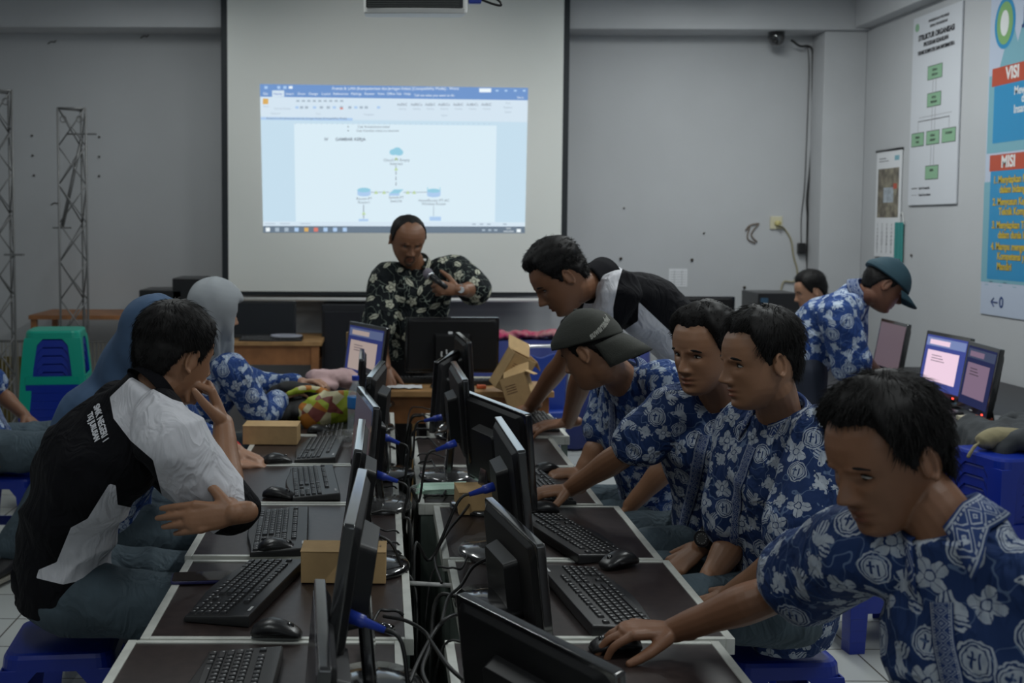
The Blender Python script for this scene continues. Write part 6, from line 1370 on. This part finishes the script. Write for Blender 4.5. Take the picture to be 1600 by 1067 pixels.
dd = p1-p0; MB().tube([(0, 0, 0), dd*.72], [.013, .017], 14).build('handle', m_blk, t, True); o = MB(); ell(o, dd*.86, (.026, .026, .029)); o.build('mesh_head', M('mic_mesh', (.22, .20, .24), .4, .6, bump=(900, .6)), t, True); MB().tube([dd*.68, dd*.76], .022, 16).build('ring', m_chrome, t, True)
# --- man in teal cap bending to the right
J = dict(pel=(2.10, 5.66, .90), neck=A3(1340, 460, 5.55), hd=A3(1381, 446, 5.48), fwd=(.84, -.10, -.52), up=(.50, 0, .86), shR=A3(1310, 492, 5.34), shL=A3(1325, 480, 5.74),
    elR=A3(1335, 585, 5.36), wrR=A3(1408, 602, 5.42), elL=(2.42, 5.80, 1.0), wrL=(2.60, 5.72, .80), handR=dict(d=(.9, 0, -.3), n=(0, -.3, 1)), handL=dict(d=(.9, 0, -.3), n=(0, .2, 1)),
    knR=(2.12, 5.52, .48), knL=(2.14, 5.78, .48), anR=(2.05, 5.52, .09), anL=(2.08, 5.78, .09), hiplat=(0, -1, 0), foot=(1, 0, 0), pelup=(.2, 0, 1), bend=(-.03, 0, .03))
m_capt = M('cap_teal', (.012, .045, .065), .8, bump=(300, .2))
person('man in a dark teal peaked cap and blue batik shirt bending to the right-hand monitors', J, None, skin='d', vox=.0045, cvox=.007, seed=71, shirt='light', sl=.85, slr=(.08, .09, .088, .092), hairfn=capfn(m_capt, False), face_kw=dict(lid=.4, gaze=(0, -.5)), spacing=.062, mR=.034, belly=.01, trousers=M('trousers_navy', (.01, .015, .03), .8))
# --- person behind him
J = dict(pel=(2.95, 7.35, .55), neck=A3(1283, 490, 7.35), hd=A3(1266, 454, 7.3), fwd=(-.9, .1, -.3), up=(-.2, 0, 1), shR=(2.83, 7.55, .95), shL=(2.85, 7.15, .95), elR=(2.7, 7.6, .75), wrR=(2.5, 7.55, .78), elL=(2.7, 7.1, .75), wrL=(2.5, 7.2, .78),
    knR=(2.55, 7.5, .52), knL=(2.55, 7.2, .52), anR=(2.6, 7.5, .09), anL=(2.6, 7.2, .09), hiplat=(0, 1, 0), foot=(-1, 0, 0))
person('person with short black hair seated by the back wall, mostly hidden behind the capped man', J, None, skin='c', vox=.006, cvox=.010, seed=81, hair_kw=dict(top=.022, strands=600), eyes=True)
sit(2.95, 7.35, 'blue stool by the back wall under the hidden person')
# --- left front boy
J = dict(pel=(-.90, 3.10, .60), neck=A3(236, 612, 2.93), hd=A3(276, 555, 2.98), fwd=(.66, .72, -.20), up=(.10, .05, 1), shR=A3(258, 674, 2.78), shL=A3(188, 645, 3.08),
    elR=A3(358, 795, 2.84), wrR=A3(349, 662, 2.98), handR=dict(d=(-.35, .1, .95), n=(.9, .2, .35), curl=(.9, 1.1, .8), thumb=.3), elL=(-.56, 3.16, .90), wrL=A3(366, 802, 2.70), handL=dict(d=(-1, -.12, -.10), n=(-.05, -1, .25), fcurl=[(.25, .3, .2), (.25, .3, .2), (.28, .3, .2), (.3, .35, .2)], thumb=.75, spread=.25),
    knR=(-.42, 2.98, .56), knL=(-.48, 3.24, .56), anR=(-.50, 3.0, .09), anL=(-.52, 3.25, .09), hiplat=(.45, -.9, 0), foot=(1, .2, 0), bend=(-.07, .0, .02), pelup=(-.1, 0, 1))
t2, H2, f2 = person('boy in a black and white shirt seen from behind, chin on his hand', J, None, skin='a', vox=.0035, cvox=.0050, s=1.06, seed=91, shirt=m_two,
    paint=panels([[(205, 590), (172, 622), (178, 655), (205, 690), (240, 720), (258, 790), (285, 840), (300, 860), (385, 800), (380, 740), (320, 640), (270, 625)], [(172, 757), (182, 760), (185, 790), (232, 800), (215, 850), (165, 900), (100, 915), (58, 905), (62, 892), (90, 880), (112, 826), (138, 812)]], None, None),
    sl=.95, slr=(.074, .084, .086, .080), hair_kw=dict(top=.022, side=.012, back=.014, strands=5200, slen=.030, lift=.35, zf=.066), face_kw=dict(lid=.5), hem=-.05, belt=True, foldamp=.014)
me = bpy.data.meshes.new('x'); 
def on_surf(obj, x, y):
    from mathutils.bvhtree import BVHTree
    L = V(obj.parent.location) if obj.parent else V((0, 0, 0)); bv = BVHTree.FromPolygons([v.co+L for v in obj.data.vertices], [tuple(p_.vertices) for p_ in obj.data.polygons]); h = bv.ray_cast(V((0, 0, CAMZ)), ray(x, y).normalized()); return h
sh2 = [c for c in COL.objects if c.parent == t2 and c.name.startswith('shirt')][0]
h1, h2, h3, h4 = [on_surf(sh2, *q) for q in ((148, 628), (180, 618), (168, 690), (140, 680))]
bpy.context.view_layer.update()
for nm, s_, (cx_, cy_), sz, an_ in (('back_print', 'SMK NEGERI 1', (159, 662), .026, -1.15), ('back_print', 'TKJ JURUSAN', (147, 668), .022, -1.15)):
    h = on_surf(sh2, cx_, cy_)
    if h[0] is None: continue
    n = h[1]; r = V((1, 0, 0)); r = (r-n*r.dot(n)).normalized(); u = n.cross(r); 
    if u.z < 0: u = -u; r = -r
    r2 = r*math.cos(an_)+u*math.sin(an_); u2 = n.cross(r2); Mx = Matrix((r2, u2, n)).transposed().to_4x4(); Mx.translation = h[0]+n*.004-V(t2.location)
    mt2 = text_obj(s_, nm, sz, m_wshirt, Mx, ext=.0008, bold=.0006, sx=.8); mb = MB(); add_mesh(mb, mt2, 0); mb.build(nm, m_wshirt, t2)
sit(-.90, 3.12, 'blue stool under the boy in the black and white shirt', .1)
# --- veiled girls
def veil(mat, drape, seed, vt=.03):
    def f(HM, t):
        mb = MB(); A = np.linspace(-np.pi, np.pi, 72, endpoint=False)
        rings = []
        for z in np.linspace(-.12, .1178, 50):
            P = hsurf(A, np.full(72, z), False); f_, b_, w_ = hprof(z); d = np.stack([P[:, 0], P[:, 1]-(f_+b_)/2, np.full(72, max(0, z-.03))], 1); d /= np.maximum(1e-6, np.linalg.norm(d, axis=1))[:, None]
            face = np.clip(1-((A/.95)**4), 0, 1)*smst(np.full(72, .066-z), 0, .02); off = vt-(vt+.018)*face; rings.append([tuple(HM @ V(p)) for p in P+d*off[:, None]])
        mb.rings(rings)
        for pts, rs, fl in drape(HM): limb(mb, pts, rs, 24, flat=fl)
        me = organic(mb, .007, 5); P = coords(me); c = HM.translation; a_ = np.arctan2(P[:, 1]-c.y, P[:, 0]-c.x); low = np.clip((c.z-.02-P[:, 2])/.12, 0, 1); N_ = normals(me)
        setco(me, P+N_*((np.sin(a_*11+P[:, 2]*14+seed)*.005*low+np.sin(a_*5+P[:, 2]*25)*.006*(low+.25))[:, None])); folds(me, .005, 26, (1, 1, .45), seed)
        finish(me, 'head_scarf', mat, t)
    return f
J = dict(pel=(-.98, 3.90, .55), neck=A3(212, 592, 3.66), hd=A3(243, 532, 3.60), fwd=(.80, .55, -.30), up=(.15, 0, 1), shR=A3(262, 635, 3.56), shL=A3(172, 640, 3.84), elR=A3(325, 715, 3.82), wrR=A3(368, 728, 4.12), elL=(-.80, 4.25, .85), wrL=(-.55, 4.2, .76),
    handR=dict(d=(.9, .5, .0), n=(0, -.2, 1), curl=(.3, .3, .3)), knR=(-.55, 3.85, .55), knL=(-.58, 4.1, .55), anR=(-.62, 3.85, .09), anL=(-.62, 4.1, .09), hiplat=(0, -1, 0), foot=(1, 0, 0))
nk, pl_ = V(J['neck']), V(J['pel'])
def dr3(HM): return [([HM @ V((0, -.03, -.02)), nk+V((-.02, .0, -.01)), nk+V((-.08, .0, -.14)), nk+V((-.13, .02, -.27))], [.105, .120, .175, .185], [.95, 1, 1, .9])]
person('girl in a blue head scarf behind the boy in black and white', J, 'veiled girls at the left', skin='c', vox=.005, cvox=.008, seed=101, female=True, sl=1.6, slr=(.06, .068, .062, .055), hairfn=veil(M('veil_blue', (.065, .125, .235), .85, noise_=(5, .25)), dr3, 3), eyes=True, face_kw=dict(lid=.55), lips=1, shirt='light', hem=-.25)
sit(-.98, 3.92, 'blue stool under the girl in the blue head scarf')
J = dict(pel=(-.92, 5.02, .55), neck=A3(332, 552, 4.95), hd=A3(336, 486, 4.90), fwd=(.90, .38, -.22), up=(.12, 0, 1), shR=A3(362, 580, 4.80), shL=A3(322, 578, 5.12), elR=A3(410, 650, 4.86), wrR=A3(440, 620, 5.02), elL=(-.55, 5.3, .85), wrL=(-.38, 5.2, .88),
    handR=dict(d=(.9, .2, .25), n=(0, -.2, 1), curl=(.5, .5, .3)), knR=(-.52, 4.95, .55), knL=(-.54, 5.2, .55), anR=(-.60, 4.95, .09), anL=(-.60, 5.2, .09), hiplat=(0, -1, 0), foot=(1, 0, 0))
nk2 = V(J['neck'])
def dr4(HM): return [([HM @ V((0, -.02, -.03)), nk2+V((.0, 0, .03)), nk2+V((-.01, 0, -.03))], [.100, .100, .105], [1, .95, .9])]
person('girl in a pale grey head scarf and blue batik blouse at the far left desk', J, 'veiled girls at the left', skin='c', vox=.005, cvox=.008, seed=111, female=True, sl=1.75, slr=(.062, .072, .066, .055), hairfn=veil(M('veil_grey', (.30, .32, .34), .85), dr4, 6), eyes=True, face_kw=dict(lid=.55), shirt='light', hem=-.25, spacing=.055, mR=.030)
sit(-.92, 5.04, 'blue stool under the girl in the grey head scarf')
# --- seated figure at the left picture edge
J = dict(pel=(-1.88, 5.22, .56), neck=(-2.12, 5.26, 1.08), hd=(-2.18, 5.26, 1.24), fwd=(1, .1, -.1), up=(0, 0, 1), shR=(-2.05, 5.08, 1.0), shL=(-2.07, 5.44, 1.0), elR=(-1.86, 5.04, .82), wrR=(-1.80, 4.98, .62), elL=(-1.9, 5.5, .78), wrL=(-1.75, 5.42, .68),
    knR=(-1.47, 5.10, .57), knL=(-1.45, 5.36, .58), anR=(-1.70, 5.02, .12), anL=(-1.55, 5.36, .09), hiplat=(0, -1, 0), foot=(-.3, -1, 0))
person('seated boy cut off by the left picture edge, grey trousers on a blue stool', J, None, skin='b', vox=.006, cvox=.009, seed=121, hair_kw=dict(top=.024, strands=500), eyes=True, sl=.8, shirt='light')
sit(-1.76, 5.2, 'blue stool under the boy cut off at the left picture edge')
for o in list(COL.objects):
    if o.name == 'x': pass
bpy.data.objects.remove(st0) if False else None
def drop(o):
    for c in [c for c in COL.objects if c.parent == o]: drop(c)
    bpy.data.objects.remove(o)
drop(st0)
